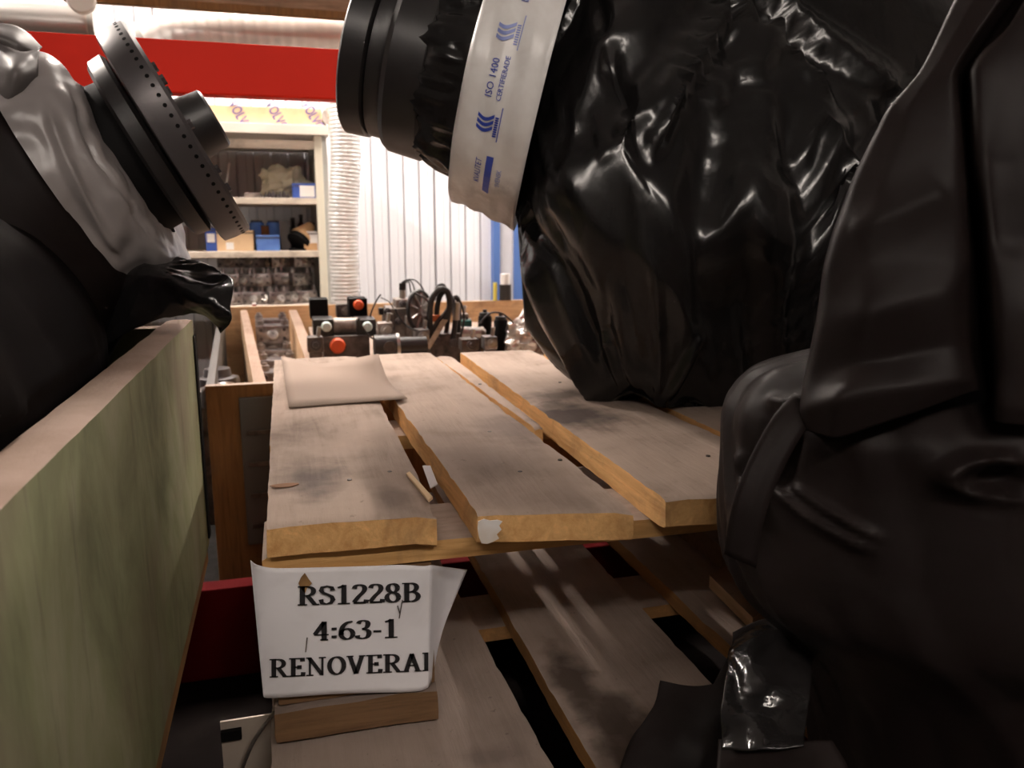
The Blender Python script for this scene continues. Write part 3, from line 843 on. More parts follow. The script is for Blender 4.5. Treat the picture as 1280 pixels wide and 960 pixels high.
# find which way round the angle runs on the near side: angle facing the camera and "up"
tocam = O-c_tape; tocam /= np.linalg.norm(tocam)
a_near = math.atan2(tocam@v_, tocam@u_)
upsign = 1 if (tape_pt(np.array(0.), np.array(a_near+.2))-tape_pt(np.array(0.), np.array(a_near)))[2] > 0 else -1
prints = []
def tape_xy(X, Y):
    """X along the tape upwards (m from the near line), Y across it (m, from its left edge to the right)"""
    t = tw1-Y; a = a_near+upsign*X/.25
    return tape_pt(np.array(t), np.array(a), .0022)
def tape_text(txt, X, Y, size, stretch=1., m='ink_blue'):
    cu = bpy.data.curves.new('t', 'FONT'); cu.body = txt; cu.size = size; cu.resolution_u = 2
    to = bpy.data.objects.new('t', cu); C.objects.link(to)
    dg = bpy.context.evaluated_depsgraph_get(); em = bpy.data.meshes.new_from_object(to.evaluated_get(dg))
    bpy.data.objects.remove(to); 
    for v in em.vertices: v.co = tape_xy(X+v.co.x*stretch, Y-v.co.y)
    o = link('tape_print', em, M[m]); o.parent = tp; return o
def tape_rects(rects, m='ink_blue'):
    b = MB()
    for (x0, x1, y0, y1, bend) in rects:
        n = 6
        for i in range(n):
            q = []
            for (f, yy) in ((i/n, y0), ((i+1)/n, y0), ((i+1)/n, y1), (i/n, y1)):
                xx = x0+(x1-x0)*f; q.append(b.b.verts.new(tape_xy(xx, yy+bend*math.sin(PI*f))))
            b.b.faces.new(q)
    o = b.build('tape_print', M[m]); o.parent = tp; return o
def tape_flag(X, m):
    r = []
    for k in range(3):
        r.append((X+.008*k, X+.008*k+.005, .034, .062, 0))
    o = MB()
    for k in range(3):
        n = 8
        for i in range(n):
            q = []
            for f, e in ((i/n, 0), ((i+1)/n, 0), ((i+1)/n, .0065), (i/n, .0065)):
                q.append(o.b.verts.new(tape_xy(X+.010*k+e-.006*math.sin(f*PI*1.2), .036+.028*f)))
            o.b.faces.new(q)
    ob = o.build('tape_print', M[m]); ob.parent = tp
    tape_rects([(X-.016, X+.044, .074, .0755, 0)], m)
    tape_rects([(X-.008+.004*i, X-.008+.004*i+.0025, .066, .072, 0) for i in range(9)], m)

# ------------------------------------------------------------------ right-hand wrapped engine, nearest to the viewer
en3 = thing('wrapped_engine', 'big engine under loose black plastic in the near right corner', 'wrapped engine', (.80, .62, ZL))
sil = [(1060, 1130, .62), (1045, 1000, .62), (1035, 930, .62), (1020, 850, .62), (985, 790, .63), (935, 745, .64), (916, 700, .65), (911, 640, .66), (917, 570, .67), (926, 515, .67), (958, 478, .67), (1010, 462, .66), (1060, 450, .65)]
rad = [.12, .16, .18, .20, .22, .24, .25, .25, .25, .24, .21, .15, .08]
rings = []
th = np.linspace(0, 2*PI, NU, endpoint=False); c_, s_ = np.cos(th), np.sin(th)
for (sx, sy, yy), r in zip(sil, rad):
    p = at(sx, sy, Y=yy); cx, cy, z = p[0]+r, yy+.0, p[2]
    k = (np.abs(c_)**2.3+np.abs(s_)**2.3)**(-1/2.3)
    rx = np.where(c_ < 0, r, r+.12); ry = np.where(s_ < 0, r*.85, min(.12, r*.6))
    rings.append(np.stack([cx+rx*c_*k, cy+ry*s_*k, max(z, ZL+.001)+0*c_], -1))
rings = np.array(rings)
# make the base rest on the lower deck
rings[0, :, 2] = ZL+.001
G = np.array(catmull(rings, 16)); G[..., 2] = np.maximum(G[..., 2], ZL+.001)
N = normals(G)
T = np.stack([th[None]*1.5+0*G[..., 0], G[..., 2]*2, 0*G[..., 0]], -1)
G = G+N*(noise(G, (6, 6, 4), 31, 2)*.008+trinoise(T[..., 0]*5+G[..., 2]*6, G[..., 2]*9, 31)*.005)[..., None]
G = add_folds(G, [
    ([(968, 610), (1020, 650), (1085, 690)], .010, .010), ([(990, 606), (1040, 640), (1095, 672)], .008, .008), ([(980, 608), (1060, 668)], .005, -.005),
    ([(1000, 500), (950, 590), (920, 690)], .02, .014), ([(975, 520), (930, 610)], .012, -.012), ([(1000, 540), (975, 610)], .012, -.012),
    ([(925, 560), (930, 600), (945, 640)], .012, .010), ([(960, 500), (985, 510), (997, 520)], .014, .010),
    ([(1170, 592), (1225, 577), (1285, 580)], .014, .016), ([(1172, 594), (1210, 615), (1285, 628)], .014, .016), ([(1225, 600), (1285, 603)], .03, -.02),
   
])
G[..., 2] = np.maximum(G[..., 2], ZL+.001)
me = grid_mesh('plastic_wrap', G); o = link('plastic_wrap', me, M['film_soft'], smooth=True); part(en3, o)
# loose sheet draped over the top: flat panels meeting in creases
R_ = [
 [(1225, -70, .69), (1262, -70, .67), (1300, -70, .66), (1318, -70, .69), (1340, -70, .645), (2000, -70, .62)],
 [(1151, 92, .674), (1166, 90, .665), (1190, 88, .655), (1204, 95, .70), (1216, 78, .64), (2000, 90, .61)],
 [(1108, 140, .674), (1135, 140, .660), (1194, 140, .650), (1207, 145, .70), (1220, 135, .635), (2000, 140, .61)],
 [(1066, 224, .674), (1110, 226, .655), (1197, 215, .645), (1212, 220, .69), (1226, 208, .63), (2000, 220, .60)],
 [(1030, 335, .672), (1090, 330, .650), (1206, 325, .640), (1222, 335, .685), (1238, 318, .625), (2000, 330, .60)],
 [(1020, 402, .672), (1085, 390, .637), (1186, 365, .632), (1228, 400, .68), (1247, 388, .618), (2000, 395, .595)],
 [(1006, 470, .672), (1082, 455, .648), (1196, 430, .638), (1235, 450, .68), (1249, 468, .618), (2000, 465, .595)],
 [(999, 512, .672), (1050, 496, .634), (1207, 474, .630), (1238, 480, .675), (1247, 512, .618), (2000, 510, .595)],
 [(1003, 535, .672), (1045, 549, .644), (1211, 487, .637), (1240, 491, .675), (1245, 532, .622), (2000, 535, .60)],
]
rings = []
for r in R_:
    fr = [at(x, y, d=d) for x, y, d in r]
    y = r[0][1]
    bk = [fr[-1]+np.array([.05, .25, 0]), at(r[0][0]+60, y, d=.88)]
    ring = fr+bk; n = len(ring); row = []
    for k in range(n):
        for f in np.linspace(0, 1, 16, endpoint=False): row.append(ring[k]+(ring[(k+1) % n]-ring[k])*f)
    rings.append(row)
rings = np.array(rings); G = []
for a, b in zip(rings, rings[1:]):
    for f in np.linspace(0, 1, 14, endpoint=False): G.append(a+(b-a)*f)
G.append(rings[-1]); G = relax(np.array(G), 5)
uv_ = proj(G)
N = normals(G); sg = 1 if (N*(G-G.mean(1, keepdims=True))).sum() > 0 else -1
G = G+sg*N*(trinoise(uv_[..., 0]/70, uv_[..., 1]/90, 7)*.0016+noise(G, 9, 41, 2)*.003)[..., None]
G = add_folds(G, [([(1265, 20), (1262, 200), (1275, 320)], .02, -.012), ([(1060, 290), (1120, 270), (1180, 240)], .03, .006)], sign=sg)
me = grid_mesh('loose_sheet', G, caps=False); o = link('loose_sheet', me, M['film_soft'], smooth=True); part(en3, o)
sd = o.modifiers.new('s', 'SOLIDIFY'); sd.thickness = .0015
# wrapped strap across the lower corner
Gs = []
for (x, y, dd) in [(1012, 500, .685), (985, 530, .672), (955, 585, .662), (935, 640, .658), (925, 700, .66)]:
    a = at(x-20, y-8, d=dd); b = at(x+20, y+10, d=dd-.006); Gs.append([a+(b-a)*f+(np.array([0, -.0015, .0]) if .2 < f < .8 else 0) for f in np.linspace(0, 1, 6)])
me = grid_mesh('strap', np.array(catmull(np.array(Gs), 5)), closed_u=False, caps=False); o = link('strap', me, M['film_soft'], smooth=True); part(en3, o)
sd = o.modifiers.new('s', 'SOLIDIFY'); sd.thickness = .0015

def sheet_px(name, rows, m, root, sub=8, amp=.006, fr=30, seed=0):
    """a crumpled sheet given by rows of (px, py, depth)"""
    P = np.array([[at(x, y, d=d) for x, y, d in r] for r in rows])
    P = np.array(catmull(P, sub)); P = np.array(catmull(P.transpose(1, 0, 2), sub)).transpose(1, 0, 2)
    n = normals(P, False)
    P = P+n*(noise(P, fr, seed, 3)*amp+np.abs(noise(P, fr*1.7, seed+5, 2))*amp*.8)[..., None]
    me = grid_mesh(name, P, closed_u=False, caps=False); o = link(name, me, m, smooth=True)
    sd = o.modifiers.new('s', 'SOLIDIFY'); sd.thickness = .0012
    if root: part(root, o)
    return o
# crinkled taped end and torn tails of the plastic, lying on the lower deck
sheet_px('crinkled_end', [[(900, 935, .715), (935, 936, .70), (972, 936, .695), (1003, 934, .70)], [(902, 890, .735), (936, 890, .725), (974, 890, .72), (1008, 888, .725)], [(908, 845, .765), (938, 845, .755), (976, 847, .75), (1012, 846, .755)], [(914, 808, .80), (942, 800, .79), (980, 803, .785), (1014, 818, .79)], [(925, 795, .83), (950, 788, .82), (985, 792, .815), (1012, 805, .82)]], M['film_crinkle'], en3, 10, .0085, 13, 3)
sheet_px('torn_tail', [[(885, 1010, .70), (960, 1010, .68), (1060, 1000, .67)], [(895, 965, .71), (960, 965, .70), (1060, 960, .68)], [(898, 925, .735), (960, 928, .72), (1040, 925, .70)]], M['film_soft'], en3, 8, .003, 14, 15)
sheet_px('torn_tail', [[(772, 972, .83), (830, 985, .81), (905, 985, .80)], [(788, 925, .84), (850, 930, .82), (910, 935, .81)], [(818, 885, .855), (860, 885, .835), (912, 890, .82)], [(826, 850, .86), (868, 858, .845), (914, 850, .83)]], M['film_soft'], en3, 8, .004, 14, 9)
sheet_px('torn_tail', [[(890, 860, .84), (930, 850, .83), (980, 850, .80)], [(912, 815, .85), (940, 800, .84), (985, 795, .80)], [(915, 790, .86), (950, 775, .84), (990, 770, .80)]], M['film_soft'], en3, 8, .003, 14, 12)

# ------------------------------------------------------------------ left wrapped engine with flywheel in the green crate
en1 = thing('wrapped_engine', 'engine wrapped in black plastic and grey tape with a big flywheel, in the green crate', 'wrapped engine', (-.55, 1.0, .906))
dC = 1.30
cD = at(221, 171, d=dC)
axd = (.845*_rt+.52*_up+.185*_fw); axd = axd/np.linalg.norm(axd)
PXM = dC/F
def S(prof): return [(s*PXM, r*PXM) for s, r in prof]
fw_ = MB().lathe(S([(-20, 60), (-19, 130), (-17, 136), (-2, 138), (15, 138), (19, 135), (19, 114), (16, 112), (16, 60), (19, 0)]), cD, axd, 96).build('flywheel', M['graphite'], en1, smooth=30)
MB().lathe(S([(-46, 50), (-46, 108), (-42, 114), (-26, 116), (-22, 110)]), cD, axd, 72).build('clutch_ring', M['black'], en1, smooth=30)
MB().lathe(S([(16, 40), (50, 37), (53, 34), (53, 22), (36, 20), (36, 0)]), cD, axd, 48).build('hub', M['black'], en1, smooth=30)
bt = MB()
ud = Vector(axd).orthogonal().normalized(); vd = Vector(axd).cross(ud)
for i in range(72):
    a = 2*PI*i/72; e = ud*math.cos(a)+vd*math.sin(a)
    p = Vector(cD)+Vector(axd)*(8*PXM)+e*(137.3*PXM); bt.cyl(p, p+e*(1.0*PXM), 2.4*PXM, 8)
o = bt.build('timing_hole', M['black_matt'], en1)
o['kind'] = 'stuff'
for i in range(8):
    a = 2*PI*i/8; e = ud*math.cos(a)+vd*math.sin(a); p = Vector(cD)+Vector(axd)*(19*PXM)+e*(80*PXM); MB().cyl(p, p+Vector(axd)*(5*PXM), 6*PXM, 6).build('flywheel_bolt', M['graphite'], en1)
# taped neck
MB().lathe(S([(-120, 96), (-44, 92), (-44, 60)]), cD, axd, 60).build('neck_housing', M['black_matt'], en1, smooth=35)
def axis_grid(stat, c0, axis, nu=160, sub=8):
    u = np.cross(axis, [0, 0, 1]); u /= np.linalg.norm(u); v = np.cross(u, axis)
    st = np.array(catmull(np.array(stat, float), sub)); th = np.linspace(0, 2*PI, nu, endpoint=False)
    G = np.array([c0+axis*t*PXM+_rt*ox*PXM-_up*oy*PXM+r*PXM*(np.cos(th)[:, None]*u+np.sin(th)[:, None]*v) for t, r, ox, oy in st])
    n = normals(G)
    if (n*(G-G.mean(1, keepdims=True))).sum() < 0: n = -n
    return G, n, st, th
G, n, st_, th1 = axis_grid([(-68, 96, 0, 2), (-70, 128, 0, 4), (-76, 144, 0, 6), (-90, 150, 0, 6), (-106, 153, 0, 4), (-122, 156, 2, 0), (-138, 158, 2, 0)], cD, axd)
G = G+n*(noise(G, (9, 9, 7), 51, 2)*.010+np.abs(noise(G, (22, 22, 16), 57, 2))*.007)[..., None]
sg = 1 if (normals(G)*(G-G.mean(1, keepdims=True))).sum() > 0 else -1
G = add_folds(G, [([(125, 80), (170, 190), (235, 290)], .016, .012), ([(165, 150), (195, 200), (195, 225)], .012, .016), ([(90, 110), (125, 200), (190, 300)], .014, -.012), ([(60, 140), (95, 230), (150, 320)], .014, .014)], sign=sg)
me = grid_mesh('grey_tape_band', G, caps=False); o = link('grey_tape_band', me, M['tape'], smooth=True); part(en1, o)
G, n, st_, th1 = axis_grid([(-128, 140, 0, 0), (-138, 160, 0, 0), (-160, 166, 0, 8), (-210, 178, 0, 22), (-280, 205, 10, 40), (-360, 225, 40, 60), (-460, 220, 110, 60), (-540, 150, 190, 40)], cD, axd)
G = G+n*(noise(G, (6, 6, 5), 61, 2)*.010+trinoise(G[..., 1]*9+G[..., 0]*5, G[..., 2]*9, 67)*.014)[..., None]
G[..., 0] = np.minimum(G[..., 0], np.where(G[..., 2] < zt+.012, gx-.046, 9))
G[..., 2] = np.maximum(G[..., 2], .92)
me = grid_mesh('plastic_wrap', G); o = link('plastic_wrap', me, M['film_soft'], smooth=True); part(en1, o)
# lower body of the bundle standing in the crate
ringsA = []
for z, hx, hy, cy in [(.907, .26, .40, .88), (.98, .31, .46, .88), (1.12, .325, .50, .88), (1.26, .33, .52, .89), (1.36, .335, .52, .90), (1.44, .31, .48, .90), (1.52, .25, .40, .88), (1.58, .12, .2, .85)]:
    k = (np.abs(c_)**3+np.abs(s_)**3)**(-1/3)
    ringsA.append(np.stack([-.548+hx*c_*k, cy+hy*s_*k, z+0*c_], -1))
G = np.array(catmull(np.array(ringsA), 12)); G = G+normals(G)*(noise(G, (6, 6, 3), 71, 3)*.008+trinoise(G[..., 1]*9+G[..., 0]*5, G[..., 2]*8, 71)*.014)[..., None]
G[..., 2] = np.maximum(G[..., 2], .907)
G[..., 0] = np.minimum(G[..., 0], np.where(G[..., 2] < zt+.015, gx-.048, 9))
me = grid_mesh('lower_wrap', G); o = link('lower_wrap', me, M['film_shaded'], smooth=True); part(en1, o)
# torn flap hanging at the lower right, and grey tape tags at the upper left
sheet_px('torn_flap', [[(120, 440, 1.22), (190, 400, 1.20), (250, 395, 1.17), (278, 416, 1.15)], [(150, 365, 1.21), (200, 372, 1.17), (255, 385, 1.14), (290, 400, 1.13)], [(155, 338, 1.22), (205, 345, 1.15), (255, 368, 1.13), (288, 383, 1.13)], [(165, 325, 1.26), (220, 335, 1.20), (265, 350, 1.17), (292, 352, 1.16)], [(190, 318, 1.30), (235, 325, 1.26), (268, 336, 1.23), (274, 340, 1.2)]], M['film'], en1, 8, .006, 20, 21)
M['tape_dark'] = mat('dark_grey_tape', (.11, .098, .095), .45, spec=.4)
sheet_px('tape_tag', [[(-10, 50, 1.12), (25, 62, 1.10), (50, 60, 1.12)], [(-10, 85, 1.10), (18, 90, 1.06), (48, 88, 1.10)], [(-10, 128, 1.10), (10, 126, 1.07), (40, 120, 1.10)]], M['tape_dark'], en1, 6, .004, 18, 25)
sheet_px('tape_tag', [[(-10, 30, 1.13), (20, 33, 1.15), (52, 60, 1.16)], [(-10, 45, 1.11), (20, 50, 1.12), (45, 68, 1.14)], [(-10, 60, 1.12), (20, 64, 1.12), (40, 72, 1.15)]], M['tape_dark'], en1, 6, .003, 18, 27)

# ------------------------------------------------------------------ printing on the packing tape
tape_text('ISO 1400', -.020, .052, .017, 1.0); tape_text('CERTIFIERADE', -.022, .068, .0115, 1.0)
tape_flag(.080, 'ink_pale'); tape_flag(-.075, 'ink_blue')
tape_rects([(-.205, -.120, .064, .076, .0)], 'ink_blue')
tape_text('KVALITET', -.19, .056, .015, .9)
tape_text('SVENSK', -.18, .093, .012, .9, 'ink_pale')
tape_text('ISO', .150, .072, .017, 1.0)

# ------------------------------------------------------------------ crate of used parts behind the pallet
ZR = 1.08
pc = thing('parts_crate', 'long open pine crate with dividers full of used engine parts behind the pallet', 'crate', (.4, 3.0, .55))
xa = at(256, 483, Z=ZR); YN = xa[1]; Xa = xa[0]; YF_ = at(320, 386, Z=ZR)[1]; Xb = at(668, 384, Z=ZR)[0]+.45
def wallboard(name, p0, p1, th, z0, z1, m, seed=0):
    """upright board from p0 to p1 (XY), thickness to the right"""
    p0 = np.array(p0[:2]); p1 = np.array(p1[:2]); d = (p1-p0)/np.linalg.norm(p1-p0); r = np.array([d[1], -d[0]])*th
    o = plank(name, [p0, p0+r, p1+r, p1], z1, z1-z0, m, seed, ny=8, nx=2, rough=.002); return part(pc, o)
n1, f1 = at(317, 480, Z=ZR), at(300, 387, Z=ZR)
n2, f2 = at(381, 447, Z=ZR), at(361, 387, Z=ZR)
d2 = (f2-n2)/np.linalg.norm(f2-n2); n2 = n2-d2*(n2[1]-YN-.03)/d2[1]
wallboard('divider', n1, f1, .034, ZR-.40, ZR, M['pine'], 90)
wallboard('divider', n2, f2, .040, ZR-.40, ZR, M['pine'], 91)
wallboard('side_board', (Xa, YN+.03), (Xa-.12, YF_), .022, .55, ZR, M['grey_plastic'], 92)
wallboard('side_board', (Xb, YN+.03), (Xb-.05, YF_), .03, .55, ZR, M['pine'], 93)
o = MB().box((Xa, YN, .30), (Xb+.03, YN+.028, ZR), bev=.002).build('end_board', M['brown_ply'], pc)
o = MB().box((Xa-.12, YF_, .55), (Xb, YF_+.03, ZR+.012), bev=.002).build('end_board', M['pine_x'], pc)
o = MB().box((Xa, YN+.03, .52), (Xb, YF_, .55)).build('bottom_board', M['brown_ply'], pc)
o = MB().box((n2[0]+.045, YN+.03, .955), (Xb-.01, YF_-.005, .975)).build('inner_board', M['brown_ply'], pc)
for x in (Xa+.05, .45, Xb-.15): MB().box((x, YN+.02, 0), (x+.1, YF_, .30)).build('skid', M['brown_ply'], pc)
for x in (Xa+.05, .45, Xb-.15): MB().box((x, YN+.05, .30), (x+.1, YF_, .52)).build('skid', M['brown_ply'], pc)
pl = MB().box((Xa+.085, YN-.012, .62), (Xa+.235, YN, ZR-.035), bev=.003).build('grey_plate', M['grey_plastic'], pc)
for i in range(4):
    z = .67+.09*i
    MB().box((Xa+.10, YN-.019, z), (Xa+.17+.02*(i % 2), YN-.0125, z+.013), bev=.002).build('plate_rib', M['iron'], pc)
    MB().lathe([(0, .016), (.006, .014)], (Xa+.20, YN-.0125, z+.03), (0, -1, 0), 16).build('plate_boss', M['iron'], pc)

# cylinder heads: silver cast block with valve towers and chrome cap
def cyl_head(label, loc, s=1., group=None, rot=0., cap=True):
    r = thing('cylinder_head', label, 'engine part', (0, 0, 0), group)
    b = MB().box((-.10*s, -.07*s, 0), (.10*s, .07*s, .11*s), bev=.012*s)
    o = b.build('casting', M['alu'], smooth=35); o.parent = r
    for x, z in ((-.075, .105), (.075, .105)):
        o = MB().lathe([(0, .026*s), (.035*s, .024*s), (.038*s, .016*s), (.05*s, .014*s)], (x*s, -.02*s, z*s), (0, 0, 1), 14).build('valve_tower', M['alu'], smooth=35); o.parent = r
    o = MB().lathe([(0, .034*s), (.012*s, .034*s), (.018*s, .026*s), (.018*s, .012*s), (.008*s, .010*s)], (0, -.07*s, .05*s), (0, -1, .5), 18).build('chrome_port', M['steel'], smooth=35); o.parent = r
    for x, z in ((-.07, .03), (.07, .03), (-.07, .085), (.07, .085)):
        o = MB().lathe([(0, .012*s), (.010*s, .011*s)], (x*s, -.07*s, z*s), (0, -1, 0), 10).build('bolt_boss', M['graphite'], smooth=35); o.parent = r
    r.location = loc; r.rotation_euler = (0, 0, rot)
    return r
# heads in the middle compartment of the crate
mid = lambda y: ((n1[0]+(f1[0]-n1[0])*(y-n1[1])/(f1[1]-n1[1]))+.034, n2[0]+(f2[0]-n2[0])*(y-n2[1])/(f2[1]-n2[1]))
h0 = None
idx = 0
for row, (y, z) in enumerate([(3.06, .905), (3.34, .905), (3.62, .905), (3.90, .905), (3.68, 1.004), (3.92, 1.004)]):
    a, b = mid(y); k = max(1, int((b-a-.01)//.145))
    for i in range(k):
        x = a+.012+(b-a-.024)*(i+.5)/k
        lb = 'silver cylinder head between the pine dividers, %s row from the front, %s one' % (('nearest', 'second', 'third', 'farthest', 'upper front', 'upper rear')[row], ('left', 'right', 'third', 'fourth')[i])
        if h0 is None: h0 = cyl_head(lb, (x, y, z), .70, 'cylinder heads in the crate')
        else: dup(h0, (x, y, z), 0, lb)
a0, b0 = mid(3.0)
MB().box((mid(3.0)[0]+.003, 2.9, .88), (min(mid(3.0)[1], mid(4.1)[1])-.004, YF_-.01, .9045)).build('inner_board', M['brown_ply'], pc)
# dark housing in the left compartment
lx = at(277, 450, Y=2.75)
dh = thing('gear_housing', 'dark greasy gear housing in the left end compartment of the crate', 'engine part', (lx[0], 2.75, .55))
MB().box((lx[0]-.075, 2.62, .551), (lx[0]+.045, 2.92, 1.0), bev=.02).build('casting', M['iron'], dh, smooth=35)
MB().lathe([(0, .06), (.02, .06), (.025, .045), (.05, .04)], (lx[0]-.015, 2.74, 1.0), (0, 0, 1), 24).build('cover', M['graphite'], dh, smooth=35)
MB().tube([(lx[0]-.05, 2.62, .95), (lx[0]-.04, 2.59, 1.01), (lx[0]+.01, 2.60, 1.02), (lx[0]+.03, 2.7, 1.0)], .010).build('pipe', M['steel'], dh, smooth=True)
ZI = .975
def U(px, py, y): return at(px, py, Y=y)
def bbox_px(mb, x0, y0, x1, y1, Y, dep, bev=.004):
    a = U(x0, y1, Y); b = U(x1, y0, Y); return mb.box((a[0], Y, a[2]), (b[0], Y+dep, b[2]), bev=bev)
def leg_to(mb, px0, px1, ytop, Y, dep):
    a = U(px0, ytop, Y); b = U(px1, ytop, Y); return mb.box((a[0], Y, ZI), (b[0], Y+dep, a[2]), bev=.003)

# unit with pale plugs and orange caps
Y1 = 2.75
vu = thing('valve_unit', 'black valve unit with two pale green plugs and two orange caps', 'engine part', (U(430, 430, Y1)[0], Y1, ZI))
mb = MB(); leg_to(mb, 404, 462, 421, Y1, .20); mb.build('base_casting', M['iron'], vu, smooth=35)
mb = MB(); bbox_px(mb, 392, 399, 417, 421, Y1+.02, .12); mb.build('plug_block', M['black'], vu)
mb = MB(); bbox_px(mb, 446, 399, 470, 421, Y1+.02, .12); mb.build('plug_block', M['black'], vu)
mb = MB(); bbox_px(mb, 388, 374, 410, 399, Y1+.16, .10); mb.build('upper_block', M['black_matt'], vu)
mb = MB(); bbox_px(mb, 437, 373, 459, 398, Y1+.16, .10); mb.build('upper_block', M['black_matt'], vu)
mb = MB().cyl(U(417, 408, Y1+.07), U(447, 408, Y1+.07), .031, 24); mb.build('silver_sleeve', M['casting'], vu, smooth=35)
for (x, y, yy, r, m, nm) in [(408, 408, Y1+.02, .0175, 'pale_plug', 'pale_plug'), (459, 408, Y1+.02, .0175, 'pale_plug', 'pale_plug'), (448, 381, Y1+.16, .0185, 'orange', 'orange_cap'), (422, 432, Y1, .027, 'orange', 'orange_cap')]:
    MB().lathe([(0, r), (.012, r*.97), (.02, r*.8), (.024, 0)], U(x, y, yy), (0, -1, 0), 22).build(nm, M[m], vu, smooth=35)
MB().tube([U(462, 420, Y1+.1), U(463, 395, Y1+.1), U(470, 377, Y1+.1), U(476, 368, Y1+.1)], .003, 6).build('cable', M['black'], vu, smooth=True)
MB().tube([U(476, 372, Y1+.12), U(486, 377, Y1+.12), U(492, 386, Y1+.12)], .002, 6).build('cable', M['black'], vu, smooth=True)

# injection pump casting
Y2 = 2.95
ip = thing('injection_pump', 'grey brown pump casting with one upright black-topped injector and looped wires', 'engine part', (U(500, 430, Y2)[0], Y2, ZI))
rnd = random.Random(7)
def lumpy(mb, boxes, Y):
    for (x0, y0, x1, y1, dy, dep) in boxes: bbox_px(mb, x0, y0, x1, y1, Y+dy, dep, .006)
    return mb
for nm, bx in [('pump_body', (486, 385, 520, 425, .02, .15)), ('pump_flange', (480, 392, 492, 418, -.01, .06)), ('top_housing', (495, 374, 515, 386, .04, .10)), ('side_cover', (508, 395, 524, 420, -.02, .06))]:
    lumpy(MB(), [bx], Y2).build(nm, M['casting'], ip, smooth=35)
mb = MB(); leg_to(mb, 490, 518, 424.5, Y2+.03, .12); mb.build('pump_foot', M['iron'], ip)
for (x, y) in [(484, 389), (498, 402), (512, 408), (489, 410), (503, 380), (518, 399)]:
    MB().lathe([(0, .014), (.018, .012), (.02, .007), (.03, .006)], U(x, y, Y2+.0), (0, -1, .1), 12).build('bolt_head', M['graphite'], ip, smooth=35)
MB().cyl(U(503, 375, Y2+.08), U(503, 362, Y2+.08), .012).build('injector_body', M['steel'], ip, smooth=35)
MB().cyl(U(503, 362.5, Y2+.08), U(503, 354, Y2+.08), .0125).build('injector_top', M['black'], ip, smooth=35)
for q in ([(503, 354), (508, 350), (518, 350), (526, 357), (531, 366)], [(504, 354), (511, 353), (513, 362), (516, 374)], [(502, 354), (506, 351), (514, 352), (518, 362), (519, 374)]):
    MB().tube([U(x, y, Y2+.08) for x, y in q], .0028, 6).build('wire', M['black'], ip, smooth=True)
MB().cyl(U(480, 430, Y2), U(484, 405, Y2), .012).build('pipe_stub', M['steel'], ip, smooth=35)
mb = MB(); bbox_px(mb, 474, 385, 480, 394, Y2, .03); mb.build('sensor', M['black'], ip)

# pulley wheel
pw = thing('pulley_wheel', 'black rimmed spoked pulley wheel leaning on the pump casting', 'engine part', tuple(U(527, 432, 2.85)))
ctr = U(525, 389, 2.85); axp = Vector((.72, -.69, .1)).normalized()
MB().torus(ctr, axp, .072, .0075, 44, 10).build('rim', M['black'], pw, smooth=True)
MB().lathe([(-.008, .066), (.004, .066)], ctr, axp, 40).build('disc', M['casting'], pw, smooth=35)
MB().lathe([(0, .022), (.018, .02), (.018, .01), (.01, .008)], ctr, axp, 20).build('hub', M['steel'], pw, smooth=35)
uu = axp.orthogonal().normalized(); vv = axp.cross(uu)
for k in range(9):
    e = uu*math.cos(k*2*PI/9)+vv*math.sin(k*2*PI/9)
    MB().cyl(Vector(ctr)+e*.018+axp*.008, Vector(ctr)+e*.066+axp*.006, .0045, 8).build('spoke', M['steel'], pw)
MB().box((ctr[0]-.02, 2.86, ZI), (ctr[0]+.02, 2.92, ctr[2]-.06)).build('support_block', M['iron'], pw)

# alternator with hoses
Y3 = 2.80
hb = thing('hose_bundle', 'bundle of black looped hoses and silver strap, tallest of the engine parts', 'hose', (U(555, 430, Y3)[0], Y3, ZI))
hoses = [[(540, 425), (537, 395), (541, 372), (551, 361), (560, 366), (562, 384), (556, 402)], [(547, 420), (546, 390), (550, 370), (558, 365), (566, 378), (569, 400), (566, 425)],
         [(556, 430), (560, 400), (566, 376), (571, 372), (574, 385), (573, 430)], [(533, 430), (545, 405), (556, 392), (564, 380)], [(541, 375), (546, 360), (553, 356), (558, 362)]]
for i, q in enumerate(hoses):
    MB().tube([U(x, y, Y3+.03*(i % 3)) for x, y in q], .011-.001*i, 10).build('hose', M['black'], hb, smooth=True)
MB().prism([tuple(U(533, 432, Y3-.02)), tuple(U(537, 437, Y3-.02)), tuple(U(560, 400, Y3-.02)), tuple(U(553, 399, Y3-.02))], (0, .004, 0)).build('silver_strap', M['steel'], hb)
MB().cyl(U(570, 400, Y3+.02), U(571, 378, Y3+.02), .013).build('silver_connector', M['steel'], hb, smooth=35)
mb = MB(); bbox_px(mb, 540, 394, 551, 402, Y3, .03); mb.build('orange_clip', mat('rusty_clip', (.45, .12, .03), .6), hb)
mb = MB(); leg_to(mb, 538, 578, 418, Y3+.03, .12); mb.build('base_casting', M['iron'], hb, smooth=35)
for (x, y) in [(545, 425), (566, 428)]: MB().lathe([(0, .016), (.015, .014)], U(x, y, Y3+.03), (0, -1, 0), 12).build('bolt_head', M['graphite'], hb, smooth=35)
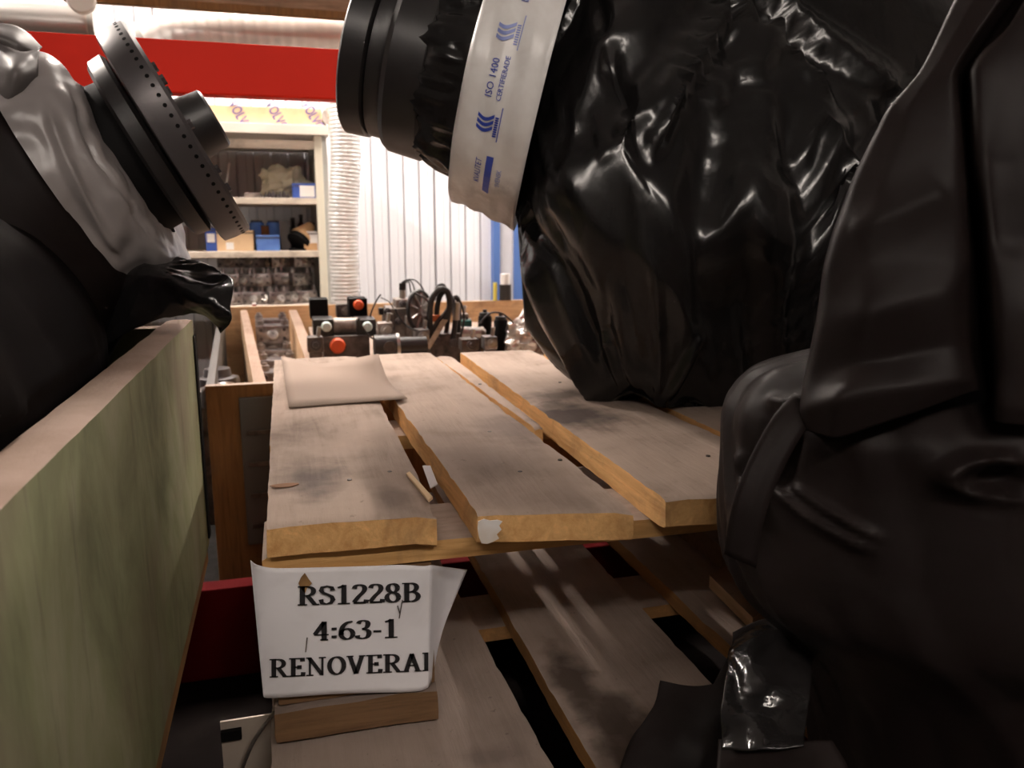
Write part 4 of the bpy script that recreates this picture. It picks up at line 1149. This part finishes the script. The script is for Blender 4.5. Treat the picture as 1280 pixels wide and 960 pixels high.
# low black cylinders lying in front
Y4 = 2.52
st_m = thing('starter_motor', 'black cylindrical starter motor with a silver ring lying at the pallet edge', 'engine part', tuple(U(490, 452, Y4)))
rr = .034
cz = ZI+rr+.001
a = U(470, 437, Y4); b = U(500, 437, Y4); c = U(536, 437, Y4)
ym = Y4+.05
MB().cyl((a[0], ym, a[2]), (b[0]-.006, ym, a[2]), .040, 28).build('motor_body', M['black'], st_m, smooth=35)
MB().cyl((b[0]-.006, ym, a[2]), (b[0]+.004, ym, a[2]), .043, 28).build('silver_ring', M['steel'], st_m, smooth=35)
MB().cyl((b[0]+.004, ym, a[2]), (c[0], ym, a[2]), .030, 28).build('motor_nose', M['black'], st_m, smooth=35)
MB().lathe([(0, .020), (.005, .020), (.005, .013), (-.004, .012)], (U(488, 437, Y4)[0], ym-.040, a[2]+.004), (0, -1, 0), 20).build('round_port', M['graphite'], st_m, smooth=35)
MB().box((a[0], Y4+.02, ZI), (b[0], Y4+.08, a[2]-.03)).build('motor_foot', M['iron'], st_m)
MB().box((b[0]+.01, Y4+.02, ZI), (c[0], Y4+.08, a[2]-.02)).build('motor_foot', M['iron'], st_m)
# further small parts lying between the bigger ones
def gizmo(label, px, py, Y, w_, h_, m, m2):
    p = U(px, py, Y); r = thing('spare_part', label, 'engine part', (p[0], Y, ZI)); z0 = p[2]
    MB().box((p[0]-w_*.4, Y-.02, ZI), (p[0]+w_*.4, Y+.03, z0-h_/2), bev=.003).build('foot', M['iron'], r)
    MB().box((p[0]-w_/2, Y-.025, z0-h_/2), (p[0]+w_/2, Y+.035, z0+h_/2), bev=.006).build('body', M[m], r, smooth=35)
    MB().lathe([(0, h_*.36), (.02, h_*.36), (.02, h_*.2), (.035, h_*.18)], (p[0], Y-.025, z0), (0, -1, .15), 16).build('round_port', M[m2], r, smooth=35)
    MB().cyl((p[0]+w_*.2, Y, z0+h_/2), (p[0]+w_*.3, Y, z0+h_/2+.03), .007, 8).build('stud', M['steel'], r)
for g in [('grey part with a round port right of the right pale plug', 481, 412, 2.66, .05, .05, 'casting', 'steel'),
          ('dark part with a round port behind the valve unit', 432, 388, 3.05, .07, .05, 'iron', 'casting'),
          ('rusty brown part at the left foot of the valve unit', 394, 430, 2.62, .05, .05, 'iron', 'graphite'),
          ('silver part under the pulley wheel', 527, 420, 2.74, .05, .05, 'alu', 'steel'),
          ('dark part between the hoses and the grey cylinder', 586, 430, 2.62, .06, .04, 'iron', 'graphite'),
          ('silver part in front of the nearer canister', 612, 428, 2.66, .045, .045, 'alu', 'steel'),
          ('brown part right of the hose bundle', 577, 401, 3.1, .05, .06, 'casting', 'graphite'),
          ('silver part on top of the heap right of the foil bag', 668, 408, 3.0, .06, .05, 'alu', 'steel')]:
    gizmo(*g)
wl = thing('wire_loom', 'thin black wires trailing across the tops of the engine parts', 'wire', tuple(U(510, 440, 2.9)))
for q in ([(494, 386), (500, 398), (512, 410), (530, 415)], [(517, 366), (530, 372), (538, 383), (536, 398)], [(600, 404), (612, 392), (628, 392), (642, 404)], [(573, 372), (578, 384), (580, 400), (576, 420)], [(448, 398), (455, 412), (468, 424), (486, 424)]):
    MB().tube([U(x, y, 2.72) for x, y in q], .0035, 6).build('wire', M['black'], wl, smooth=True)
# grey cylinder, black canisters, foil bag, white bag
Y5 = 2.9
gc = thing('oil_cooler', 'pale grey cylinder lying left of the two black canisters', 'engine part', tuple(U(588, 430, Y5)))
MB().cyl(U(572, 416, Y5), U(600, 417, Y5), .024, 22).build('cylinder', M['steel'], gc, smooth=35)
MB().lathe([(0, .026), (.012, .026), (.012, .018), (.02, .016)], U(600, 417, Y5), (1, 0, 0), 22).build('end_cap', M['casting'], gc, smooth=35)
mb = MB(); leg_to(mb, 574, 602, 424, Y5-.02, .06); mb.build('cradle', M['iron'], gc)
tl = thing('teal_bracket', 'dark teal bracket behind the pale grey cylinder', 'engine part', tuple(U(582, 430, Y5+.12)))
mb = MB(); leg_to(mb, 575, 590, 401, Y5+.12, .05); mb.build('bracket', M['teal'], tl)
for x in (581, 588): MB().cyl(U(x, 404, Y5+.14), U(x-1, 398, Y5+.14), .006, 8).build('stud', M['steel'], tl)
def canister(label, x0, x1, yt, Y):
    r = thing('canister', label, 'canister', (U((x0+x1)/2, 430, Y)[0], Y+.03, ZI))
    a, b = U(x0, yt, Y), U(x1, yt, Y); w2 = (b[0]-a[0])/2; cx = (a[0]+b[0])/2
    MB().lathe([(0, w2*.8), (.04, w2*.9), (.05, w2), (a[2]-ZI-.006, w2), (a[2]-ZI, w2*.9)], (cx, Y+.03, ZI), (0, 0, 1), 28).build('can_body', M['black_matt'], r, smooth=35)
    MB().lathe([(0, w2*.85), (.012, w2*.8), (.014, w2*.3), (.024, w2*.3)], (cx, Y+.03, a[2]), (0, 0, 1), 20).build('lid', M['black'], r, smooth=35)
    MB().lathe([(0, w2*1.03), (.02, w2*1.03)], (cx, Y+.03, ZI+.055), (0, 0, 1), 28).build('brown_band', cartonm('brown_band', (.20, .12, .04), (.1, .06, .02)), r, smooth=35)
    return r
canister('black canister just right of the pale grey cylinder', 600, 617, 396, 2.92)
canister('black canister beside the crinkled foil bag', 620, 637, 401, 2.80)
def blob(name, c, r, m, root, seed, amp=.35, fr=26, squ=(1, 1, 1)):
    th = np.linspace(0, 2*PI, 28, endpoint=False); ph = np.linspace(-1.5, 1.5, 18)
    Gd = np.array([[[math.cos(p)*math.cos(t), math.cos(p)*math.sin(t), math.sin(p)] for t in th] for p in ph])
    k = 1+amp*noise(Gd, 3.1, seed, 3)
    P = np.array(c)+Gd*k[..., None]*r*np.array(squ)
    P[..., 2] = np.maximum(P[..., 2], ZI+.0005)
    me = grid_mesh(name, P); o = link(name, me, m); return part(root, o)
fb = thing('foil_bag', 'crinkled silver foil bag at the right end of the engine parts', 'bag', tuple(U(655, 432, 2.75)))
blob('foil', U(653, 420, 2.78), .058, M['foil'], fb, 5, .5)
wbag = thing('white_sack', 'white folded sack with a red stripe behind the foil bag', 'bag', tuple(U(660, 410, 3.1)))
P = [tuple(U(648, 402, 3.1)), tuple(U(672, 403, 3.1)), tuple(U(669, 378, 3.1)), tuple(U(664, 374, 3.1))]
MB().prism(P, (0, .03, 0)).build('sack', M['white'], wbag)
P = [tuple(U(649, 398, 3.098)), tuple(U(672, 399, 3.098)), tuple(U(672, 396.5, 3.098)), tuple(U(650, 396, 3.098))]
MB().prism(P, (0, -.001, 0)).build('red_stripe', mat('faded_red_print', (.5, .15, .15), .6), wbag)
mb = MB(); leg_to(mb, 648, 672, 402, 3.1, .03); mb.build('sack_base', M['white'], wbag)
ht = thing('casting_heap', 'rough grey casting beside the foil bag, partly behind the black plastic', 'engine part', tuple(U(690, 432, 2.7)))
blob('casting', U(682, 424, 2.75), .05, M['casting'], ht, 9, .6); blob('casting', U(705, 434, 2.7), .05, M['iron'], ht, 12, .6)
jt = thing('black_fitting', 'small black fitting with a pale top on the far crate edge by the blue door', 'engine part', tuple(at(655, 383, Z=ZR+.012)))
p = at(656, 383, Z=ZR+.0125)
MB().cyl((p[0], YF_+.015, p[2]), (p[0], YF_+.015, p[2]+.09), .035, 14).build('fitting_body', M['black'], jt, smooth=35)
MB().cyl((p[0], YF_+.015, p[2]+.09), (p[0], YF_+.015, p[2]+.15), .028, 14).build('fitting_top', M['white'], jt, smooth=35)
MB().cyl((p[0]-.06, YF_+.015, p[2]), (p[0]-.06, YF_+.015, p[2]+.1), .012, 10).build('yellow_pin', mat('yellow_pin', (.7, .6, .1), .5), jt, smooth=35)

# small junk on the front beam by the block
jb = thing('sheet_bracket', 'pale bent sheet metal bracket low at the left of the label block', 'bracket', (-.1, .95, .704))
MB().prism([tuple(at(275, 903, Y=.955)), tuple(at(340, 893, Y=.955)), (at(338, 905, Y=.955)[0], .955, .705), (at(276, 905, Y=.955)[0], .955, .705)], (0, .003, 0)).build('bracket', mat('pale_worn_metal', (.55, .46, .38), .5, .3), jb)
q0 = at(303, 960, Y=.94); q1 = at(343, 890, Y=.94)
MB().tube([q0, at(318, 925, Y=.94), q1], .0022, 6).build('wire_edge', M['steel'], jb, smooth=True)
MB().box((at(276, 915, Y=.952)[0], .948, at(276, 926, Y=.952)[2]), (at(302, 915, Y=.952)[0], .9545, at(276, 914, Y=.952)[2])).build('slot', M['black_matt'], jb)
gr = MB(); x0 = at(272, 940, Y=.945)[0]
for i in range(5): gr.box((x0-.004, .941, .706+.016*i), (x0+.012, .953, .715+.016*i))
gr.box((x0-.016, .941, .705), (x0-.003, .953, .80)); gr.build('toothed_rack', M['iron'], jb)

# ------------------------------------------------------------------ shelf unit in the background
YS = 5.0
def zs(py, px=330): return at(px, py, Y=YS)[2]
sx1 = at(397, 280, Y=YS)[0]; sx2 = at(409, 330, Y=YS)[0]; sx0 = sx1-1.5
su = thing('shelf_unit', 'cream wooden shelf unit with goods against the ribbed wall', 'shelf', ((sx0+sx1)/2, YS, 0))
ztop = zs(163, 330)
MB().box((sx1, YS, 0), (sx2, YS+.05, ztop-.02), bev=.003).build('upright', M['shelf_post'], su)
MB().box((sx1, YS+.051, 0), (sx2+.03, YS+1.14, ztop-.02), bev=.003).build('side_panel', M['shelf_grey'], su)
MB().box((sx0-.06, YS, 0), (sx0, YS+1.14, ztop-.02), bev=.003).build('upright', M['shelf_post'], su)  # deepened into a hidden panel that keeps lamp light out of the shelf
MB().box((sx0-.1, YS-.04, ztop-.02), (sx2+.04, YS+1.15, ztop+.035), bev=.003).build('top_board', M['shelf_white'], su)  # top and sides extended back to the wall to shade the interior
MB().box((sx0, YS+.012, zs(185)), (sx1, YS+.05, zs(174)), bev=.003).build('top_rail', M['shelf_wood'], su)
shelves = [(255, 247), (322, 314), (389, 382)]
for b_, t_ in shelves:
    MB().box((sx0, YS, zs(b_)), (sx1, YS+.60, zs(t_)), bev=.003).build('shelf_board', M['shelf_wood'], su)
MB().box((sx0, YS+.3, .35), (sx1, YS+.60, .38)).build('shelf_board', M['shelf_wood'], su)
Z1, Z2, Z3 = zs(247)+.0005, zs(314)+.0005, zs(382)+.0005
def carton(label, x0, x1, yt, Y, z0, m, dep=.2, lab_rect=None, cat='box', lid=True):
    a = at(x0, yt, Y=Y); b = at(x1, yt, Y=Y)
    r = thing('carton', label, cat, ((a[0]+b[0])/2, Y, z0))
    MB().box((a[0], Y, z0), (b[0], Y+dep, a[2]), bev=.003).build('box_body', M[m], r)
    MB().box((a[0]-.002, Y-.002, a[2]-.018), (b[0]+.002, Y-.0003, a[2]-.012)).build('lid_edge', M['graphite'], r)
    if lab_rect:
        p = at(lab_rect[0], lab_rect[3], Y=Y-.003); q = at(lab_rect[2], lab_rect[1], Y=Y-.003)
        MB().box((p[0], Y-.003, max(p[2], z0+.002)), (q[0], Y-.0005, q[2])).build('box_label', M['white'], r)
    return r
# long flat carton on the top board with purple print
a = at(236, 131, Y=YS+.05); b = at(402, 138, Y=YS+.05)
lc = thing('long_carton', 'long tan carton with slanted purple lettering lying on top of the shelf unit', 'box', ((a[0]+b[0])/2, YS+.05, ztop+.036))
zc = at(320, 133, Y=YS+.05)[2]
MB().box((a[0]-.1, YS+.05, ztop+.0355), (b[0], YS+.45, zc), bev=.004).build('box_body', M['carton_pale'], lc)
for px in (250, 295, 341, 386):
    cu = bpy.data.curves.new('t', 'FONT'); cu.body = 'VOLVO'; cu.size = .095; cu.align_x = 'CENTER'; cu.align_y = 'CENTER'; cu.offset = .002
    to = bpy.data.objects.new('t', cu); C.objects.link(to)
    em = bpy.data.meshes.new_from_object(to.evaluated_get(bpy.context.evaluated_depsgraph_get())); bpy.data.objects.remove(to)
    c = at(px+5, 145, Y=YS+.0485); ang_ = math.radians(-62)
    for v in em.vertices:
        x, y = v.co.x*.54, v.co.y*.85; v.co = (c[0]+x*math.cos(ang_)-y*math.sin(ang_), YS+.0485, c[2]+x*math.sin(ang_)+y*math.cos(ang_))
    o = link('printed_word', em, M['ink_box']); part(lc, o)
tr = thing('plastic_wrap_roll', 'roll of clear film at the right end of the long tan carton', 'roll', (b[0]+.03, YS+.1, ztop+.036))
MB().lathe([(0, .06), (.35, .06)], (b[0]+.06, YS+.06, ztop+.0965), (0, 1, 0), 24).build('film_roll', M['foil'], tr, smooth=35)
MB().lathe([(-.01, .025), (.0, .025)], (b[0]+.06, YS+.06, ztop+.0965), (0, 1, 0), 16).build('core', M['carton'], tr, smooth=35)
# first shelf
carton('blue carton with a white label at the right end of the upper shelf', 365, 396, 229, YS+.06, Z1, 'blue', .18, (375, 232, 393, 246))
pb = thing('plastic_bag', 'crumpled cloudy yellowish plastic bag on the upper shelf', 'bag', tuple(at(352, 246, Y=YS+.2)))
def blob2(name, c, r, m, root, seed, amp, squ, zmin):
    th = np.linspace(0, 2*PI, 32, endpoint=False); ph = np.linspace(-1.5, 1.5, 20)
    Gd = np.array([[[math.cos(p)*math.cos(t), math.cos(p)*math.sin(t), math.sin(p)] for t in th] for p in ph])
    P = np.array(c)+Gd*(1+amp*noise(Gd, 2.6, seed, 3))[..., None]*r*np.array(squ)
    P[..., 2] = np.maximum(P[..., 2], zmin+.0005)
    return part(root, link(name, grid_mesh(name, P), m))
blob2('bag_body', at(360, 231, Y=YS+.3), .11, M['bag'], pb, 3, .45, (1.25, .6, .95), Z1)
blob2('bag_body', at(340, 222, Y=YS+.34), .055, M['bag'], pb, 8, .5, (1, .6, 1), Z1)
tb = thing('flat_tray', 'small pale flat tray at the front of the upper shelf', 'tray', tuple(at(315, 247, Y=YS+.04)))
a = at(305, 241, Y=YS+.04); b = at(326, 241, Y=YS+.04)
MB().box((a[0], YS+.04, Z1), (b[0], YS+.14, a[2]), bev=.003).build('tray_body', M['casting'], tb)
MB().box((a[0]+.008, YS+.048, a[2]), (b[0]-.008, YS+.132, a[2]+.003)).build('tray_inset', M['steel'], tb)
for i in range(7):
    p = at(332+i*4.6, 243, Y=YS+.05+.015*(i % 2))
    r = MB().lathe([(0, .011), (.02+.006*(i % 3), .010), (.022+.006*(i % 3), .005), (.034+.006*(i % 3), .004)], (p[0], p[1], Z1), (0, 0, 1), 10).build('small_fitting', M['graphite'], smooth=35)
    tag(r, 'small dark fitting on the upper shelf, %s from the flat tray' % ('first', 'second', 'third', 'fourth', 'fifth', 'sixth', 'seventh')[i], 'fitting', 'fittings on the upper shelf')
rod = MB().cyl((at(281, 246, Y=YS+.1)[0], YS+.1, Z1+.002), tuple(at(287, 204, Y=YS+.55)), .005, 8).build('white_rod', M['white'])
tag(rod, 'thin white rod leaning against the wall on the upper shelf', 'rod')
# second shelf
carton('tan carton under the flywheel on the middle shelf', 270, 316, 288, YS+.06, Z2, 'carton_pale', .25, (283, 303, 292, 312))
carton('blue patterned carton in the middle of the middle shelf', 320, 349, 294, YS+.06, Z2, 'blue_light', .22)
carton('dark grey upright carton right of the blue patterned carton', 349, 362, 276, YS+.16, Z2, 'grey_plastic', .2)
c1 = carton('white carton with a tan base at the right end of the middle shelf', 381, 399, 289, YS+.08, Z2, 'white', .2)
p = at(380, 304, Y=YS+.076); q = at(399, 304, Y=YS+.076)
MB().box((p[0], YS+.076, Z2), (q[0]-.012, YS+.0795, p[2])).build('tan_base', M['carton'], c1)
carton('blue and white packet at the left end of the middle shelf', 256, 270, 285, YS+.08, Z2, 'blue', .15, (259, 292, 268, 303))
for k, (px, nm) in enumerate(((321, 'left'), (342, 'right'))):
    r = thing('filter', 'blue round filter, %s one of the pair standing behind the blue patterned carton' % nm, 'filter', tuple(at(px, 300, Y=YS+.34)))
    p = at(px, 284, Y=YS+.34)
    MB().lathe([(0, .042), (.01, .046), (p[2]-Z2+.02, .046), (p[2]-Z2+.03, .04)], (p[0], YS+.36, Z2), (0, 0, 1), 22).build('filter_body', M['blue_light'], r, smooth=35)
    MB().lathe([(0, .036), (.012, .034)], (p[0], YS+.36, p[2]+.03), (0, 0, 1), 20).build('filter_end', M['graphite'], r, smooth=35)
rb = thing('brown_can', 'brown can standing between the two blue filters', 'can', tuple(at(331, 300, Y=YS+.34)))
p = at(331, 283, Y=YS+.33)
MB().lathe([(0, .03), (p[2]-Z2, .03)], (p[0], YS+.34, Z2), (0, 0, 1), 18).build('can_body', cartonm('brown_can', (.28, .12, .05), (.2, .08, .03)), rb, smooth=35)
MB().lathe([(0, .031), (.008, .031)], (p[0], YS+.34, p[2]), (0, 0, 1), 18).build('can_rim', M['graphite'], rb, smooth=35)
# round wooden disc tool with black handle
cn = thing('cone_filter', 'tan cone shaped filter with a black end lying on the middle shelf', 'filter', tuple(at(372, 310, Y=YS+.1)))
p = at(371, 297, Y=YS+.12)
MB().lathe([(0, .068), (.015, .07), (.10, .035), (.12, .03)], (p[0]+.02, YS+.12, Z2+.068), (.5, .45, .6), 28).build('cone', M['carton'], cn, smooth=35)
MB().lathe([(-.03, .05), (-.028, .071), (0, .0715)], (p[0]+.02, YS+.12, Z2+.068), (.5, .45, .6), 28).build('black_end', M['black_matt'], cn, smooth=35)
mb = MB().box((p[0]-.05, YS+.07, Z2), (p[0]+.05, YS+.17, Z2+.012)).build('stand', M['black_matt'], cn)
for i, (px, yt) in enumerate(((366, 276), (376, 272), (388, 277), (394, 282))):
    a = at(px, yt, Y=YS+.42)
    r = thing('bottle', 'dark bottle at the back of the middle shelf, number %s from the left' % ('one', 'two', 'three', 'four')[i], 'bottle', (a[0], YS+.42, Z2))
    r['label'] = ['dark bottle behind the tan cone filter, leftmost at the shelf back', 'tallest dark bottle behind the tan cone filter', 'pale bottle behind the white carton', 'short dark bottle nearest the shelf upright'][i]
    MB().lathe([(0, .028), (a[2]-Z2-.05, .028), (a[2]-Z2-.03, .012), (a[2]-Z2, .012)], (a[0], YS+.45, Z2), (0, 0, 1), 16).build('bottle_body', M['casting' if i == 2 else 'black'], r, smooth=35)
    MB().lathe([(0, .014), (.02, .014)], (a[0], YS+.45, a[2]), (0, 0, 1), 12).build('cap', M['white' if i == 2 else 'graphite'], r, smooth=35)
# bottom shelf: cylinder heads in two layers
rnd = random.Random(11)
hh = None; lastlay = -1; cnt = 0
for lay in range(3):
    for i in range(7 if lay else 8):
        px = 288+i*15.5+(7 if lay == 1 else 0)
        if lay == 2 and i in (1, 5): continue
        x = at(px, 370, Y=YS+.12)[0]
        if x > sx1-.085 or x < sx0+.1: continue
        s_ = .70
        z = Z3+lay*.108; y = YS+.10+lay*.06+rnd.uniform(-.03, .05); x += rnd.uniform(-.012, .012)
        cnt = cnt+1 if lay == lastlay else 1; lastlay = lay
        lb = 'silver cylinder head on the bottom shelf, %s row, %s from the left' % (('lowest', 'middle', 'top')[lay], ('first', 'second', 'third', 'fourth', 'fifth', 'sixth', 'seventh', 'eighth')[cnt-1])
        if hh is None: hh = cyl_head(lb, (x, y, z), s_, 'cylinder heads on the bottom shelf')
        else: dup(hh, (x, y, z), rnd.uniform(-.5, .5), lb)
rod = thing('red_tag', 'red and white tag hanging over the edge of the bottom shelf', 'tag', tuple(at(318, 388, Y=YS-.004)))
a = at(315, 381, Y=YS-.004); b = at(321, 395, Y=YS-.004)
MB().box((a[0], YS-.004, b[2]), (b[0], YS-.001, a[2]+.004)).build('tag_sheet', mat('red_tag_print', (.45, .12, .1), .6), rod)
MB().box((a[0], YS-.004, a[2]+.004), (b[0], YS+.05, a[2]+.006)).build('tag_top', M['white'], rod)

# ------------------------------------------------------------------ ventilation ducts
def duct(name, label, P, r, m, rings=True, pitch_=.028, amp=.006, n=28):
    P = np.array(catmull(np.array(P, float), 12)); d = np.linalg.norm(np.diff(P, axis=0), axis=1); L = np.concatenate([[0], np.cumsum(d)])
    ns = int(L[-1]/(pitch_/3)) if rings else 30
    t = np.linspace(0, L[-1], ns); Q = np.stack([np.interp(t, L, P[:, k]) for k in range(3)], -1)
    G = []; u = None
    for i, p in enumerate(Q):
        tg = Q[min(i+1, ns-1)]-Q[max(i-1, 0)]; tg = tg/np.linalg.norm(tg)
        if u is None: u = np.cross(tg, [0.3, .5, .8]); u /= np.linalg.norm(u)
        u = u-tg*(u@tg); u /= np.linalg.norm(u); v = np.cross(tg, u)
        th = np.linspace(0, 2*PI, n, endpoint=False)
        rr = r+(amp*math.cos(t[i]*2*PI/pitch_) if rings else 0)
        rr = rr+(noise(np.stack([np.cos(th), np.sin(th), 0*th+t[i]*9], -1), 2.5, 4, 2)*amp*.7 if rings else 0)
        G.append(p+(np.cos(th)*rr)[:, None]*u+(np.sin(th)*rr)[:, None]*v)
    root = thing(name, label, 'duct', tuple(P[0]))
    o = link(name+'_body' if False else 'duct_body', grid_mesh('duct_body', np.array(G)), m, smooth=True); part(root, o)
    for e in (0, -1):
        dd = P[1]-P[0] if e == 0 else P[-1]-P[-2]
        dd = dd/np.linalg.norm(dd); q = P[e]-dd*.012
        MB().lathe([(0, r*1.05), (.024, r*1.05)], q, dd, 32).build('end_collar', M['shelf_grey'], root, smooth=35)
    return root
YD = 4.86
vx = at(432, 200, Y=YD)
vx2 = at(433, 385, Y=YD)
duct('vertical_flex_duct', 'white crinkled flexible duct running down beside the shelf unit', [(vx[0], YD, at(431, 100, Y=YD)[2]), (vx[0]+.0, YD, at(431, 200, Y=YD)[2]), (vx2[0], YD, at(433, 300, Y=YD)[2]), (vx2[0], YD, .02)], .086, M['duct_foil'], pitch_=.022, amp=.0035)
YH = 4.2
duct('flexible_duct', 'crinkled aluminium duct running level above the red beam', [tuple(at(185, 62, Y=YH)), tuple(at(230, 46, Y=YH)), tuple(at(320, 42, Y=YH)), tuple(at(470, 46, Y=YH)), tuple(at(640, 50, Y=YH))], .115, M['duct_foil'], pitch_=.05, amp=.003)
duct('round_duct', 'smooth grey round duct end at the top left above the red beam', [tuple(at(-120, 20, Y=YH)), tuple(at(0, 26, Y=YH)), tuple(at(118, 33, Y=YH))], .085, M['duct'], rings=False)
hg = MB()
bmr = thing('ceiling_joist', 'brown wooden joist across the top of the picture over the ducts', 'joist', tuple(at(260, 8, Y=3.9)))
a = at(80, 10, Y=3.9); b = at(620, 26, Y=3.9)
jz = at(260, 3, Y=3.9)[2]
MB().box((a[0], 3.9, jz), (b[0]+1.2, 4.02, jz+.16), bev=.004).build('joist', M['brown_beam'], bmr)
MB().box((a[0], 3.895, jz-.03), (b[0]+1.2, 3.935, jz-.001)).build('lower_rail', M['brown_ply'], bmr)
for x in (a[0]+.05, b[0]+1.0): MB().box((x, 3.93, jz+.16), (x+.05, 3.98, ZC)).build('hanger', M['shelf_grey'], bmr)
pp = at(100, -2, Y=3.86)
MB().lathe([(0, .055), (.03, .055), (.034, .05), (.034, 0)], (pp[0], 3.894, pp[2]), (0, -1, 0), 22).build('pale_disc', M['shelf_white'], bmr, smooth=35)
for nm, x, y, r in (('flexible_duct', .2, YH, .115), ('flexible_duct', 1.2, YH, .115)):
    pass
